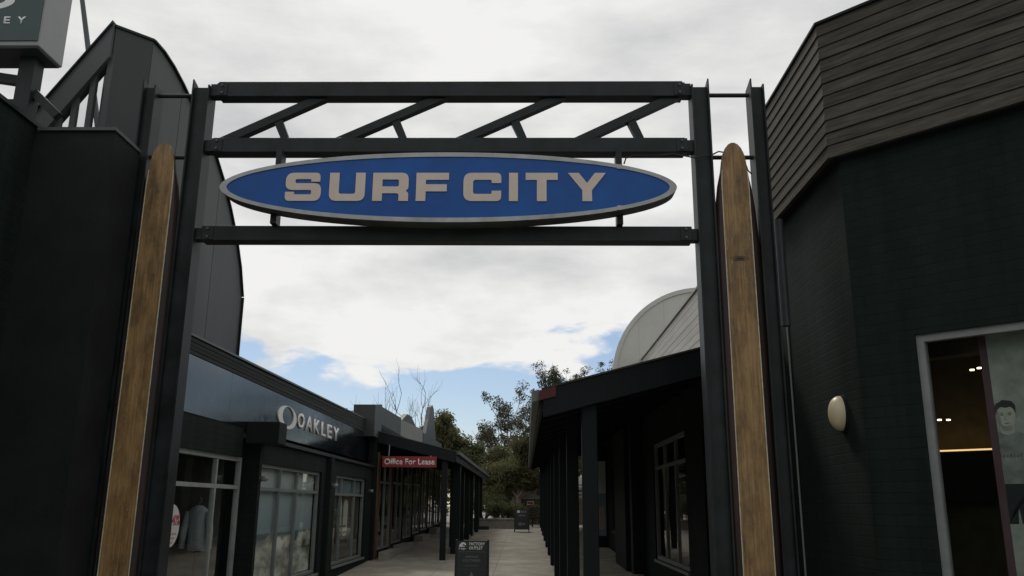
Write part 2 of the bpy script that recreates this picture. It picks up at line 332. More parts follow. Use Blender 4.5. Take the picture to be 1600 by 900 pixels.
class MB:
    def __init__(s): s.v = []; s.f = []
    def add(s, v, f):
        k = len(s.v); s.v += [Vector(q) for q in v]; s.f += [tuple(i+k for i in q) for q in f]; return s
    def box(s, x0, x1, y0, y1, z0, z1):
        return s.add([(x, y, z) for z in (z0, z1) for y in (y0, y1) for x in (x0, x1)],
                     [(0, 2, 3, 1), (4, 5, 7, 6), (0, 1, 5, 4), (2, 6, 7, 3), (0, 4, 6, 2), (1, 3, 7, 5)])
    def obox(s, o, d, n, u0, u1, w0, w1, z0, z1):     # box in the frame (o, d along, n outwards, z up)
        o, d, n = Vector(o), Vector(d), Vector(n); Z = Vector((0, 0, 1))
        return s.add([o+d*u+n*w_+Z*z for z in (z0, z1) for w_ in (w0, w1) for u in (u0, u1)],
                     [(0, 2, 3, 1), (4, 5, 7, 6), (0, 1, 5, 4), (2, 6, 7, 3), (0, 4, 6, 2), (1, 3, 7, 5)])
    def bar(s, a, b, w_, h, up=(0, 0, 1)):
        a, b = Vector(a), Vector(b); d = (b-a).normalized(); u = Vector(up)
        if abs(d.dot(u)) > .98: u = Vector((0, 1, 0))
        sd_ = d.cross(u).normalized(); u = sd_.cross(d).normalized()
        vs = [p_+sd_*i*w_/2+u*j*h/2 for p_ in (a, b) for i, j in ((-1, -1), (1, -1), (1, 1), (-1, 1))]
        return s.add(vs, [(0, 1, 2, 3), (7, 6, 5, 4), (0, 4, 5, 1), (1, 5, 6, 2), (2, 6, 7, 3), (3, 7, 4, 0)])
    def prism(s, pts, axis, t0, t1):                  # pts in the plane across axis, extruded t0..t1
        ax = 'xyz'.index(axis); n = len(pts)
        def P3(p_, t_):
            q = list(p_); q.insert(ax, t_); return q
        return s.add([P3(p_, t0) for p_ in pts]+[P3(p_, t1) for p_ in pts],
                     [tuple(range(n))[::-1], tuple(range(n, 2*n))]+[(i, (i+1) % n, n+(i+1) % n, n+i) for i in range(n)])
    def tube(s, pts, rads, n=8, cap=True):
        rings = []
        for i, p_ in enumerate(pts):
            p_ = Vector(p_); a = Vector(pts[max(0, i-1)]); b = Vector(pts[min(len(pts)-1, i+1)]); d = (b-a).normalized()
            u = d.orthogonal().normalized() if i == 0 else (rings[-1][1]-d*rings[-1][1].dot(d)).normalized()
            v = d.cross(u); r = rads[i] if hasattr(rads, '__len__') else rads
            rings.append(([p_+(u*math.cos(k*2*math.pi/n)+v*math.sin(k*2*math.pi/n))*r for k in range(n)], u))
        k = len(s.v)
        for q, _ in rings: s.v += q
        for i in range(len(rings)-1):
            for j in range(n): s.f.append((k+i*n+j, k+i*n+(j+1) % n, k+(i+1)*n+(j+1) % n, k+(i+1)*n+j))
        if cap: s.f += [tuple(k+j for j in range(n))[::-1], tuple(k+(len(rings)-1)*n+j for j in range(n))]
        return s
    def build(s, name, m, parent=None, base=None, smooth=False, bevel=0.0):
        o = mk(name, s.v, s.f, m, parent, base, smooth)
        if bevel:
            bm = bmesh.new(); bm.from_mesh(o.data); bmesh.ops.remove_doubles(bm, verts=bm.verts, dist=1e-5)
            bmesh.ops.bevel(bm, geom=bm.edges[:], offset=bevel, segments=1, affect='EDGES'); bm.to_mesh(o.data); bm.free()
        return o
def wall(name, m, parent, o, d, n, L, z0, z1, th, openings):
    """solid wall of length L along d, outer face through o with normal n; openings (u0,u1,z0,z1) cut through"""
    us = sorted({0, L, *[q for op in openings for q in op[:2]]}); zs = sorted({z0, z1, *[q for op in openings for q in op[2:]]})
    us = [u for u in us if 0 <= u <= L]; zs = [z for z in zs if z0 <= z <= z1]
    o, d, n = Vector(o), Vector(d), Vector(n); Z = Vector((0, 0, 1))
    def solid(i, j):
        if not (0 <= i < len(us)-1 and 0 <= j < len(zs)-1): return False
        u, z = (us[i]+us[i+1])/2, (zs[j]+zs[j+1])/2
        return not any(a < u < b and c < z < e for a, b, c, e in openings)
    B = MB()
    def q(*p_): B.add([o+d*u+n*w_+Z*z for u, w_, z in p_], [(0, 1, 2, 3)])
    for i in range(len(us)-1):
        for j in range(len(zs)-1):
            if not solid(i, j): continue
            a, b, c, e = us[i], us[i+1], zs[j], zs[j+1]
            q((a, 0, c), (b, 0, c), (b, 0, e), (a, 0, e)); q((a, -th, c), (a, -th, e), (b, -th, e), (b, -th, c))
            if not solid(i-1, j): q((a, 0, c), (a, 0, e), (a, -th, e), (a, -th, c))
            if not solid(i+1, j): q((b, 0, c), (b, -th, c), (b, -th, e), (b, 0, e))
            if not solid(i, j-1): q((a, 0, c), (a, -th, c), (b, -th, c), (b, 0, c))
            if not solid(i, j+1): q((a, 0, e), (b, 0, e), (b, -th, e), (a, -th, e))
    me_o = mk(name, B.v, B.f, m, parent)
    bm = bmesh.new(); bm.from_mesh(me_o.data); bmesh.ops.remove_doubles(bm, verts=bm.verts, dist=1e-5); bmesh.ops.recalc_face_normals(bm, faces=bm.faces); bm.to_mesh(me_o.data); bm.free()
    return me_o
def window(parent, o, d, n, u0, u1, z0, z1, mull=(), trans=(), fw=.06, rec=.06, fm='alum_dull', gm='glass', name='window', sill=True, depth=.07):
    """window part: frame mesh, with mullions, transoms, sill and each pane as sub-parts"""
    B = MB(); a = (o, d, n)
    B.obox(*a, u0, u0+fw, -rec-depth, -rec, z0, z1).obox(*a, u1-fw, u1, -rec-depth, -rec, z0, z1)
    B.obox(*a, u0+fw, u1-fw, -rec-depth, -rec, z1-fw, z1).obox(*a, u0+fw, u1-fw, -rec-depth, -rec, z0, z0+fw)
    wdw = B.build(name, fm, parent)
    us = [u0+fw, *mull, u1-fw]; zs = [z0+fw, *trans, z1-fw]; h = fw*.45
    for u in mull: MB().obox(*a, u-h, u+h, -rec-depth+.004, -rec-.004, z0+fw, z1-fw).build('mullion', fm, wdw)
    for z in trans:
        for i in range(len(us)-1):
            MB().obox(*a, us[i]+(h if i else 0), us[i+1]-(h if i < len(us)-2 else 0), -rec-depth+.008, -rec-.008, z-h, z+h).build('transom', fm, wdw)
    for i in range(len(us)-1):
        for j in range(len(zs)-1):
            p0, p1 = us[i]+(h if i else 0)-.004, us[i+1]-(h if i < len(us)-2 else 0)+.004
            q0, q1 = zs[j]+(h if j else 0)-.004, zs[j+1]-(h if j < len(zs)-2 else 0)+.004
            MB().obox(*a, p0, p1, -rec-depth*.55, -rec-depth*.55+.006, q0, q1).build('pane', gm, wdw)
    if sill: MB().obox(*a, u0-.03, u1+.03, -rec-depth, .035, z0-.05, z0-.003).build('sill', fm, wdw)
    return wdw
def text_mesh(txt, size=1.0, sx=1.0, bold=0.0, extrude=.004, align='LEFT', spacing=1.0):
    cu = bpy.data.curves.new('txt', 'FONT'); cu.body = txt; cu.size = size; cu.extrude = extrude; cu.offset = bold; cu.align_x = align; cu.space_character = spacing
    cu.resolution_u = 3
    ob = bpy.data.objects.new('txt', cu); COL.objects.link(ob)
    dg = bpy.context.evaluated_depsgraph_get(); me = bpy.data.meshes.new_from_object(ob.evaluated_get(dg))
    bpy.data.objects.remove(ob); bpy.data.curves.remove(cu)
    for v in me.vertices: v.co.x *= sx
    return me
def put_text(name, txt, m, parent, origin, right, up, height, width=None, bold=0.0, center=False, extrude=.003):
    """flat lettering of the given cap height, its lower left corner (or centre foot) at origin"""
    me = text_mesh(txt, 1.0, bold=bold, extrude=0)
    xs = [v.co.x for v in me.vertices]; ys = [v.co.y for v in me.vertices]
    x0, x1, y0, y1 = min(xs), max(xs), min(ys), max(ys)
    if any(c in 'gjpqy,' for c in txt): y0 = 0
    sy = height/(y1-y0); sx = sy if width is None else width/(x1-x0)
    right, up, origin = Vector(right).normalized(), Vector(up).normalized(), Vector(origin); nrm = right.cross(up)
    off = wpos(parent)
    sh = (x0+x1)/2 if center else x0
    bm = bmesh.new(); bm.from_mesh(me)
    r = bmesh.ops.extrude_face_region(bm, geom=bm.faces[:])
    ex = {v for v in r['geom'] if isinstance(v, bmesh.types.BMVert)}
    for v in bm.verts:
        c = v.co.copy(); v.co = origin + right*((c.x-sh)*sx) + up*((c.y-y0)*sy) + nrm*(extrude if v in ex else 0) - off
    bmesh.ops.recalc_face_normals(bm, faces=bm.faces); bm.to_mesh(me); bm.free()
    me.name = name; me.materials.clear(); me.materials.append(MAT[m])
    o = bpy.data.objects.new(name, me); COL.objects.link(o); o.parent = parent
    return o
def rounded(pts):
    out = []; n = len(pts)
    for i, p_ in enumerate(pts):
        r = p_[2] if len(p_) > 2 else 0
        P = Vector(p_[:2])
        if r <= 0: out.append(P); continue
        A, B = Vector(pts[i-1][:2]), Vector(pts[(i+1) % n][:2])
        da, db = (A-P), (B-P); r = min(r, da.length*.5, db.length*.5); da.normalize(); db.normalize()
        a, b = P+da*r, P+db*r
        for k in range(7):
            t_ = k/6; out.append(a*(1-t_)**2*.999+P*2*t_*(1-t_)*.999+b*t_*t_*.999+(a*(1-t_)**2+P*2*t_*(1-t_)+b*t_*t_)*.001)
    return out
def glyph(name, loops, m, parent, f, depth):
    """loops of 2D points (first outer, others holes) -> extruded mesh; f maps (u, v, t) to world"""
    cu = bpy.data.curves.new('g', 'CURVE'); cu.dimensions = '2D'; cu.fill_mode = 'BOTH'
    for lp in loops:
        sp = cu.splines.new('POLY'); sp.points.add(len(lp)-1); sp.use_cyclic_u = True
        for q, p_ in zip(sp.points, lp): q.co = (p_[0], p_[1], 0, 1)
    ob = bpy.data.objects.new('g', cu); COL.objects.link(ob)
    dg = bpy.context.evaluated_depsgraph_get(); me = bpy.data.meshes.new_from_object(ob.evaluated_get(dg))
    bpy.data.objects.remove(ob); bpy.data.curves.remove(cu)
    bm = bmesh.new(); bm.from_mesh(me); bmesh.ops.remove_doubles(bm, verts=bm.verts, dist=1e-6)
    r = bmesh.ops.extrude_face_region(bm, geom=bm.faces[:]); ex = {v for v in r['geom'] if isinstance(v, bmesh.types.BMVert)}
    off = wpos(parent)
    for v in bm.verts: v.co = Vector(f(v.co.x, v.co.y, depth if v in ex else 0.0)) - off
    bmesh.ops.recalc_face_normals(bm, faces=bm.faces); bm.to_mesh(me); bm.free()
    me.name = name; me.materials.clear(); me.materials.append(MAT[m])
    o = bpy.data.objects.new(name, me); COL.objects.link(o); o.parent = parent; return o

LX, LN = Vector((0, 1, 0)), Vector((1, 0, 0))       # walls on the left of the lane: run +Y, face +X
#==================================================================== GROUND
def strip(name, m, x0, x1, ys, dz, base_z=True):
    B = MB()
    for a, b in zip(ys[:-1], ys[1:]): B.add([(x0, a, gz(a)+dz), (x1, a, gz(a)+dz), (x1, b, gz(b)+dz), (x0, b, gz(b)+dz)], [(0, 1, 2, 3)])
    o = mk(name, B.v, B.f, m); struct(o); return o
strip('ground', 'apron', -300, 300, [-200, 14, 27, 40, 600], 0)
lane = strip('lane_pavement', 'apron', -2.06, .62, [2.0, 8, 14, 20, 27, 33, 40, 43], .006)
yq = 2.0
while yq < 42.9:
    yn = min(43.0, yq+(3.0 if not yq < 14 < yq+3 else 14-yq))
    for xa, xb in ((-2.06, -.735), (-.725, .62)):
        mk('paving_slab', [(xa+.003, yq+.004, gz(yq)+.013), (xb-.003, yq+.004, gz(yq)+.013), (xb-.003, yn-.004, gz(yn)+.013), (xa+.003, yn-.004, gz(yn)+.013),
                           (xa+.003, yq+.004, gz(yq)+.004), (xb-.003, yq+.004, gz(yq)+.004), (xb-.003, yn-.004, gz(yn)+.004), (xa+.003, yn-.004, gz(yn)+.004)],
           [(0, 1, 2, 3), (7, 6, 5, 4), (0, 4, 5, 1), (1, 5, 6, 2), (2, 6, 7, 3), (3, 7, 4, 0)], 'concrete', lane)
    yq = yn
strip('left_verandah_pavement', 'concrete', -4.6, -2.07, [8.3, 14, 20, 27, 33, 40, 43], .010)
strip('right_verandah_pavement', 'concrete', .63, 2.6, [9.3, 14, 20, 27, 33, 40, 43], .010)

#==================================================================== RIGHT CORNER BUILDING (chamfered, dark brick, timber parapet)
RB = thing('corner_shop', (2.78, 7.0, 0), 'dark painted brick corner shop with weathered timber board parapet', 'building')
cX, cY = 2.70, 7.10                                   # corner of the cladding
ct, cb = 5.97, 4.63
wX, wY = 2.80, 7.14                                   # wall corner, set back under the boards
d45, n45 = Vector((1, -1, 0)).normalized(), Vector((-1, -1, 0)).normalized()
o45 = Vector((wX, wY, 0))
pwl = PPl(1428, 523, o45, n45); u_win = (pwl-o45).dot(d45); z_win = pwl.z
wall('wall', 'dark_brick', RB, o45, d45, n45, 4.6, 0, cb+.3, .22, [(u_win, u_win+2.1, .45, z_win)])
wall('side_wall', 'dark_brick', RB, (wX, wY+.001, 0), LX, (-1, 0, 0), 2.25, 0, cb+.3, .22, [])
window(RB, o45, d45, n45, u_win, u_win+2.1, .45, z_win, fw=.06, rec=.03, fm='alum_mid', gm='glass_dark')
nb = 11; bh = (ct-cb)/nb
for k in range(nb):
    z0 = cb+k*bh; tilt = .014
    for face in (0, 1):
        # shiplap board: lower edge proud of the upper one
        if face == 0:
            a, b = Vector((cX, cY, 0)), Vector((cX, 9.25, 0)); nn = Vector((-1, 0, 0)); dd = LX
            ea = Vector((0, 0, 0))
        else:
            a = Vector((cX, cY, 0)); b = a+d45*5.2; nn = n45; dd = d45
        j = (random.random()-.5)*.006; lo, hi = .015+j, .003+j
        gap = .006
        # ends mitred along the bisector of the corner
        bis = math.tan(RAD(22.5))
        def en(wd): return -dd*wd*bis*(1 if True else 0)
        vs = []
        for z, wd in ((z0+gap, lo), (z0+bh, hi)):
            for wq in (wd, -.03):
                vs += [a+nn*wq-dd*(wq*bis)*(1)+Vector((0, 0, z)), b+nn*wq+Vector((0, 0, z))]
        mk('cladding_board', vs, [(0, 1, 3, 2), (4, 6, 7, 5), (0, 4, 5, 1), (2, 3, 7, 6), (0, 2, 6, 4), (1, 5, 7, 3)], 'timber_x', RB)
bkX = cX+.034
bk = MB(); p0 = Vector((bkX, cY+.014, 0)); p1 = Vector((bkX, 9.25, 0)); p2 = p0+d45*5.2
pp = [(p1.x, p1.y), (p0.x, p0.y), (p2.x, p2.y), (p2.x+4, p2.y+.2), (p2.x+4, 9.25)]
bk.prism(pp, 'z', cb+.01, ct-.012).build('parapet_core', 'render_dark', RB)
MB().prism([(cX-.03, 9.26), (cX-.03, cY-.012), (p2.x-.05, p2.y-.04), (p2.x+.2, p2.y+.2), (cX+.16, cY+.1), (cX+.16, 9.26)], 'z', ct, ct+.025).build('capping', 'render_dark', RB)
# shop room behind the glass
rm = MB()
def room(parent, o, d, n, u0, u1, w0, w1, z0, z1, m='interior', u0b=None):
    B = MB(); Z = Vector((0, 0, 1)); o, d, n = Vector(o), Vector(d), Vector(n)
    c = [o+d*(u0b if (u == u0 and w_ == w1 and u0b is not None) else u)-n*w_+Z*z for z in (z0, z1) for w_ in (w0, w1) for u in (u0, u1)]
    B.add(c, [(2, 3, 7, 6), (0, 1, 3, 2), (4, 6, 7, 5), (0, 2, 6, 4), (1, 5, 7, 3)])
    return mk('interior', B.v, B.f, m, parent)
room(RB, o45, d45, n45, .05, 4.5, .225, 2.6, .1, 3.5, 'interior_warm', u0b=-1.7)
# warm shelf light and downlights, from their directions onto planes inside the room
def inroom(x, y, w_): return PPl(x, y, o45-n45*w_, n45)
sa, sb = inroom(1462, 706, 2.4), inroom(1640, 703, 2.4)
ua, ub, zl = (sa-o45).dot(d45), (sb-o45).dot(d45), sa.z
MB().obox(o45, d45, n45, ua-.35, ub+.6, -2.42, -2.38, zl, zl+.014).build('shelf_light', 'warm_light', RB)
MB().obox(o45, d45, n45, ua-.35, ub+.6, -2.56, -2.36, zl-.5, zl-.012).build('shelf', 'interior', RB)
MB().obox(o45, d45, n45, ua-.35, ub+.6, -2.2, -2.0, 3.1, 3.3).build('ceiling_beam', 'interior_pale', RB)
for x, y, w_ in ((1519, 579, 1.7), (1530, 576, 1.9), (1468, 657, 2.2), (1482, 657, 2.3)):
    c = inroom(x, y, w_); B = MB(); B.tube([c, c+Vector((0, 0, .012))], .02, 12); B.build('downlight', 'down_light', RB)
# poster hung inside the window
pw = .24
def pp45(x, y, w_=pw): return PPl(x, y, o45-n45*w_, n45)
pa = pp45(1527, 522); uu = (pa-o45).dot(d45)
PO = thing('poster', tuple(o45+d45*(uu+.4)-n45*pw+Vector((0, 0, .6))), 'grey poster of a young man in a grey shirt with pink edge in window', 'poster')
ztop, zbot = pa.z+.02, .62
q = lambda u0, u1, z0, z1, w0, w1, m, nm, par: MB().obox(o45, d45, n45, u0, u1, -w0, -w1, z0, z1).build(nm, m, par)
q(uu, uu+.95, zbot, ztop, pw, pw-.006, 'poster_grey', 'sheet', PO)
q(uu, uu+.055, zbot, ztop, pw-.0065, pw-.009, 'poster_pink', 'edge_band', PO)
hc = pp45(1573, 655); hu, hz = (hc-o45).dot(d45), hc.z; sc = .095/52*1.0
def pf(u, v, t_): return o45 + d45*(hu+u*.00235*1) - n45*(pw-.0067-t_) + Vector((0, 0, hz+v*.00235*1))
def ell(cx_, cy_, rx, ry, n=24, a0=0, a1=2*math.pi): return [Vector((cx_+rx*math.cos(a0+(a1-a0)*k/n), cy_+ry*math.sin(a0+(a1-a0)*k/n))) for k in range(n)]
glyph('figure_shirt', [rounded([(-20, -34, 4), (20, -34, 4), (30, -44, 8), (82, -60, 22), (96, -130, 10), (78, -190, 6), (66, -120, 6), (60, -230), (-58, -230), (-60, -120, 6), (-70, -190, 6), (-88, -130, 10), (-74, -60, 22), (-30, -44, 8)])], 'poster_shirt', PO, lambda u, v, t_: pf(max(u, (uu+.057-hu)/.00235), v, t_), .0012)
glyph('figure_shorts', [rounded([(-60, -206), (62, -206), (66, -330, 5), (6, -330, 4), (1, -262, 2), (-4, -330, 4), (-66, -330, 5)])], 'poster_short', PO, lambda u, v, t_: pf(max(u, (uu+.057-hu)/.00235), v, t_+.0014), .0012)
glyph('figure_neck', [rounded([(-19, -10), (19, -10), (22, -44, 6), (0, -52, 8), (-22, -44, 6)])], 'poster_skin', PO, lambda u, v, t_: pf(u, v, t_+.0014), .0012)
PFm = lambda dz: (lambda u, v, t_: pf(u, v, t_+dz))
mat('poster_shade', (.36, .375, .32), .6, var=.2, vscale=9); mat('poster_dark', (.15, .155, .135), .6, var=.2)
for sx_ in (-1, 1): glyph('figure_ear', [ell(sx_*27, 8, 5, 9, 14)], 'poster_shade', PO, PFm(.0020), .0008)
glyph('figure_head', [rounded([(-26, 42, 14), (26, 42, 14), (28, 5, 10), (23, -18, 8), (10, -30, 6), (-10, -30, 6), (-23, -18, 8), (-28, 5, 10)])], 'poster_skin', PO, PFm(.0028), .0008)
glyph('figure_cheek', [rounded([(-27, 30, 3), (-20, 26, 4), (-16, 4, 4), (-17, -10, 4), (-9, -29, 2), (-12, -29, 2), (-24, -17, 6), (-28, 5, 6)])], 'poster_shade', PO, PFm(.0037), .0004)
glyph('figure_jaw', [rounded([(-16, -20, 3), (0, -23, 5), (16, -20, 3), (10, -30, 4), (-10, -30, 4)])], 'poster_shade', PO, PFm(.0037), .0004)
glyph('figure_neck_shade', [rounded([(-19, -26, 2), (19, -26, 2), (12, -38, 5), (-12, -38, 5)])], 'poster_shade', PO, PFm(.0027), .0004)
glyph('figure_hair', [rounded([(-29, 16, 2), (-33, 38, 8), (-26, 52, 6), (-14, 56, 5), (-6, 63, 5), (8, 60, 5), (22, 58, 6), (32, 42, 8), (29, 16, 2), (25, 30, 3), (16, 40, 5), (2, 36, 4), (-12, 41, 5), (-24, 31, 3)])], 'poster_hair', PO, PFm(.0042), .0006)
for sx_ in (-1, 1):
    glyph('figure_brow', [rounded([(sx_*5, 19.5, .5), (sx_*12, 22, 1), (sx_*20, 19, .5), (sx_*12, 19.6, 1)])], 'poster_dark', PO, PFm(.0042), .0005)
    glyph('figure_eye', [ell(sx_*11.5, 13.5, 4.2, 1.7, 12)], 'poster_dark', PO, PFm(.0042), .0005)
    glyph('figure_eye_socket', [ell(sx_*11, 15.5, 7.5, 4.2, 14)], 'poster_shade', PO, PFm(.0037), .0004)
glyph('figure_nose', [rounded([(-3, 14, 1), (-1, 14, 1), (-1, 0, 1), (5, -3, 1), (0, -4.5, 1), (-6, -3, 1)])], 'poster_shade', PO, PFm(.0042), .0005)
glyph('figure_mouth', [rounded([(-10, -13.5, .5), (0, -12, 1), (10, -13.5, .5), (0, -16, 2)])], 'poster_dark', PO, PFm(.0042), .0005)
for k in range(7): glyph('shirt_print', [rounded([(-34+k*10, -112-(k % 3)*3), (-28+k*10, -110), (-29+k*10, -122), (-35+k*10, -120-(k % 2)*3)])], 'poster_dark', PO, PFm(.0014), .0005)
# bulkhead lamp on the side wall
lp = PX(1318, 646, wX)
B = MB(); rings = 9; sg = 20; vs = []
for i in range(rings):
    t_ = i/(rings-1)*math.pi/2
    for k in range(sg):
        a = k*2*math.pi/sg
        vs.append((lp.x-.025-.10*math.sin(t_), lp.y+.125*math.cos(a)*math.cos(t_)**.8, lp.z+.155*math.sin(a)*max(0, math.cos(t_))**.8))
fs = [(i*sg+k, i*sg+(k+1) % sg, (i+1)*sg+(k+1) % sg, (i+1)*sg+k) for i in range(rings-1) for k in range(sg)]
LA = thing('wall_lamp', (lp.x, lp.y, lp.z-.16), 'cream oval bulkhead lamp on dark brick side wall of corner shop', 'lamp')
mk('lamp_shade', vs, fs, 'lamp_glass', LA, smooth=True)
MB().prism([(lp.y+.135*math.cos(k*2*math.pi/24), lp.z+.165*math.sin(k*2*math.pi/24)) for k in range(24)], 'x', lp.x-.027, lp.x+.002).build('back_plate', 'render_dark', LA)

#==================================================================== GATE
GY = 8.0
GT = thing('entrance_gate', (-.8, GY, 0), 'dark steel entrance gate with trussed beams spanning the lane', 'gate')
def gx(x, y): return PY(x, y, GY)
posts = [(-3.48, -3.30), (1.67, 1.85), (-4.00, -3.86), (2.27, 2.41)]
for i, (a, b) in enumerate(posts):
    # I-section post: two flanges and a recessed web, slant-cut tip on the outer flange
    P_ = MB(); dpt = .10; top = 5.80; ft = .016
    P_.box(a, a+ft, GY-dpt, GY+dpt, 0, top).box(b-ft, b, GY-dpt, GY+dpt, 0, top).box(a+ft, b-ft, GY-.05, GY-.03, 0, top-.01)
    P_.build('post', 'steel', GT)
    e = a if i in (0, 2) else b-ft
    if i == 3: e = a
    MB().prism([(GY-dpt, top-.001), (GY+dpt, top-.001), (GY+dpt, top+.012), (GY-dpt, top+.06)], 'x', e+.001, e+ft-.001).build('post_tip', 'steel', GT)
def beam(x0, x1, z0, z1, name='beam', dp=.08, stub=.02):
    MB().box(x0, x1, GY-dp, GY+dp, z0, z1).build(name, 'steel', GT, bevel=.006)
    for a, b in ((-3.30, x0), (x1, 1.67)):
        if b-a > .012: MB().box(a, b, GY-dp+.02, GY+dp-.02, z0+stub, z1-stub).build('end_plate', 'steel', GT)
beam(-3.215, 1.585, 5.675, 5.845)
beam(-3.215, 1.585, 5.055, 5.215)
beam(-3.235, 1.61, 4.115, 4.27)
for x0, x1 in ((345, 515), (525, 700), (712, 884), (897, 1062)):
    a = gx(x0+8, 217); b = gx(x1-12, 157); a.z = 5.225; b.z = 5.665
    B = MB(); hw = .055
    # parallelogram: horizontal cut at both beams
    ex = .155
    B.prism([(a.x-ex*.5, 5.2155), (a.x+ex*.75, 5.2155), (b.x+ex*.5, 5.6745), (b.x-ex*.75, 5.6745)], 'y', GY-.045, GY+.045).build('diagonal_brace', 'steel', GT)
    m_ = (a+b)/2; t_ = .5
    sx0 = a.x+(b.x-a.x)*.56; sz0 = 5.215+(5.675-5.215)*.46
    B = MB(); B.prism([(sx0-.055, sz0-.005), (sx0+.035, sz0+.01), (sx0+.125, 5.2155), (sx0+.04, 5.2155)], 'y', GY-.035, GY+.035).build('strut', 'steel', GT)
for (a, b) in ((-3.86, -3.48), (1.85, 2.27)):
    for z in (5.72, 5.03):
        B = MB(); B.tube([(a, GY, z), (b, GY, z)], .022, 10); B.build('tie_rod', 'steel', GT)
    for z in (3.95, 2.6):
        B = MB(); B.tube([(a, GY+.06, z), (b, GY+.06, z)], .02, 8); B.build('tie_rod', 'steel', GT)
# bolts on the beams' end cleats
for x, z0c in [(x_, z_) for z_ in (4.115, 5.055, 5.675) for x_ in (-3.17, 1.55)]:
    MB().box(x-.055, x+.055, GY-.088, GY-.0805, z0c+.012, z0c+.148).build('cleat', 'steel', GT)
    for z in (z0c+.038, z0c+.122):
            B = MB(); B.tube([(x, GY-.087, z), (x, GY-.102, z)], .014, 6); B.build('bolt', 'steel_grey', GT)

#==================================================================== SURF CITY SIGN
SY = 7.70
pl, pr = PY(343, 289, SY), PY(1058, 295, SY); ptp, pbt = PY(700, 238, SY), PY(700, 347, SY)
scx, scz = (pl.x+pr.x)/2, (ptp.z+pbt.z)/2; sa_, sb_ = (pr.x-pl.x)/2, (ptp.z-pbt.z)/2
SG = thing('surfboard_sign', (scx, SY+.1, scz-sb_), 'blue surfboard shaped sign with wide beige letters hung in the gate', 'sign')
N = 96
def sb(k, s=0.0, n=N):
    a = 2*math.pi*k/n; c, s_ = math.cos(a), math.sin(a)
    return scx+(sa_-s*1.55)*math.copysign(abs(c)**.98, c), scz+(sb_-s)*math.copysign(abs(s_)**1.06, s_)
def ringloop(s, y): return [(sb(k, s)[0], y, sb(k, s)[1]) for k in range(N)]
# rim front (flat band) + lip, side wall, back
L1, L2, L3, L4 = ringloop(0, SY), ringloop(.045, SY), ringloop(.045, SY+.012), ringloop(0, SY+.20)
def bands(*ls):
    v = [p_ for l in ls for p_ in l]; f = []
    for i in range(len(ls)-1): f += [(i*N+k, i*N+(k+1) % N, (i+1)*N+(k+1) % N, (i+1)*N+k) for k in range(N)]
    return v, f
v, f = bands(L1, L2, L3); mk('rim', v, f, 'rim_alloy', SG)
v, f = bands(ringloop(0, SY+.001), ringloop(.0, SY+.20)); f.append(tuple(N+k for k in range(N))); mk('casing', v, f, 'rim_side', SG)
v = ringloop(.0445, SY+.010); mk('face', v, [tuple(range(N))], 'sign_blue', SG)
# rim joints
for x, top_ in ((967, True), (968, False)):
    pj = PY(x, 255 if top_ else 325, SY); tt = max(-1, min(1, (pj.x-scx)/sa_)); ze = scz+(1 if top_ else -1)*sb_*math.sqrt(1-tt*tt)
    MB().box(pj.x-.02, pj.x+.02, SY-.004, SY-.0005, ze-.05 if top_ else ze+.004, ze-.004 if top_ else ze+.05).build('rim_joint', 'rim_alloy', SG)
letters = {'S': (446, [[(0, 0, 13), (54, 0, 11), (54, 14), (40, 14), (40, 10, 1), (15, 10, 3), (15, 16.5, 3), (56, 16.5, 11), (56, 44, 12), (0, 44, 11), (0, 30), (14, 30), (14, 34, 1), (41, 34, 3), (41, 27, 3), (0, 27, 11)]]),
 'U': (515, [[(0, 0), (15, 0), (15, 33, 4), (41, 33, 4), (41, 0), (56, 0), (56, 44, 12), (0, 44, 12)]]),
 'R': (583, [[(0, 0), (56, 0, 11), (56, 25, 6), (51, 28, 3), (56, 31, 6), (56, 44), (41, 44), (41, 32, 4), (15, 32), (15, 44), (0, 44)], [(15, 10.5), (41, 10.5, 3), (41, 21.5, 3), (15, 21.5)]]),
 'F': (651, [[(0, 0), (51, 0), (51, 11), (15, 11), (15, 18), (48, 18), (48, 29), (15, 29), (15, 44), (0, 44)]]),
 'C': (725, [[(0, 0, 13), (59, 0, 13), (59, 16), (44, 16), (44, 11, 2), (15, 11, 4), (15, 33, 4), (44, 33, 2), (44, 28), (59, 28), (59, 44, 13), (0, 44, 13)]]),
 'I': (796, [[(0, 0), (14, 0), (14, 44), (0, 44)]]),
 'T': (822, [[(0, 0), (50, 0), (50, 11), (32.5, 11), (32.5, 44), (17.5, 44), (17.5, 11), (0, 11)]]),
 'Y': (888, [[(0, 0), (17, 0), (29.5, 16), (42, 0), (59, 0), (37, 27), (37, 44), (22, 44), (22, 27)]])}
lt, lb = PY(700, 270, SY), PY(700, 314, SY); xl, xr = PY(446, 292, SY).x, PY(947, 292, SY).x
ku, kv = (xr-xl)/501, (lt.z-lb.z)/44
for ch, (x0, loops) in letters.items():
    glyph('letter', [[(p_.x, p_.y) for p_ in rounded(lp_)] for lp_ in loops], 'sign_letter', SG,
          lambda u, v, t_, x0=x0: (xl+(x0-446+u)*ku, SY+.0095-t_, lt.z-v*kv), .010)
for x, za, zb in ((433, 5.056, None), (968, 5.056, None), (424, None, 4.269), (970, None, 4.269)):
    X = PY(x, 250 if za else 345, SY+.1).x; tt = (X-scx)/sa_; ze = sb_*math.sqrt(max(0, 1-tt*tt))
    if za: MB().box(X-.03, X+.03, SY+.15, SY+.29, scz+ze-.02, za-.002).build('hanger', 'steel', SG)
    else: MB().box(X-.03, X+.03, SY+.15, SY+.29, zb+.002, scz-ze+.02).build('hanger', 'steel', SG)
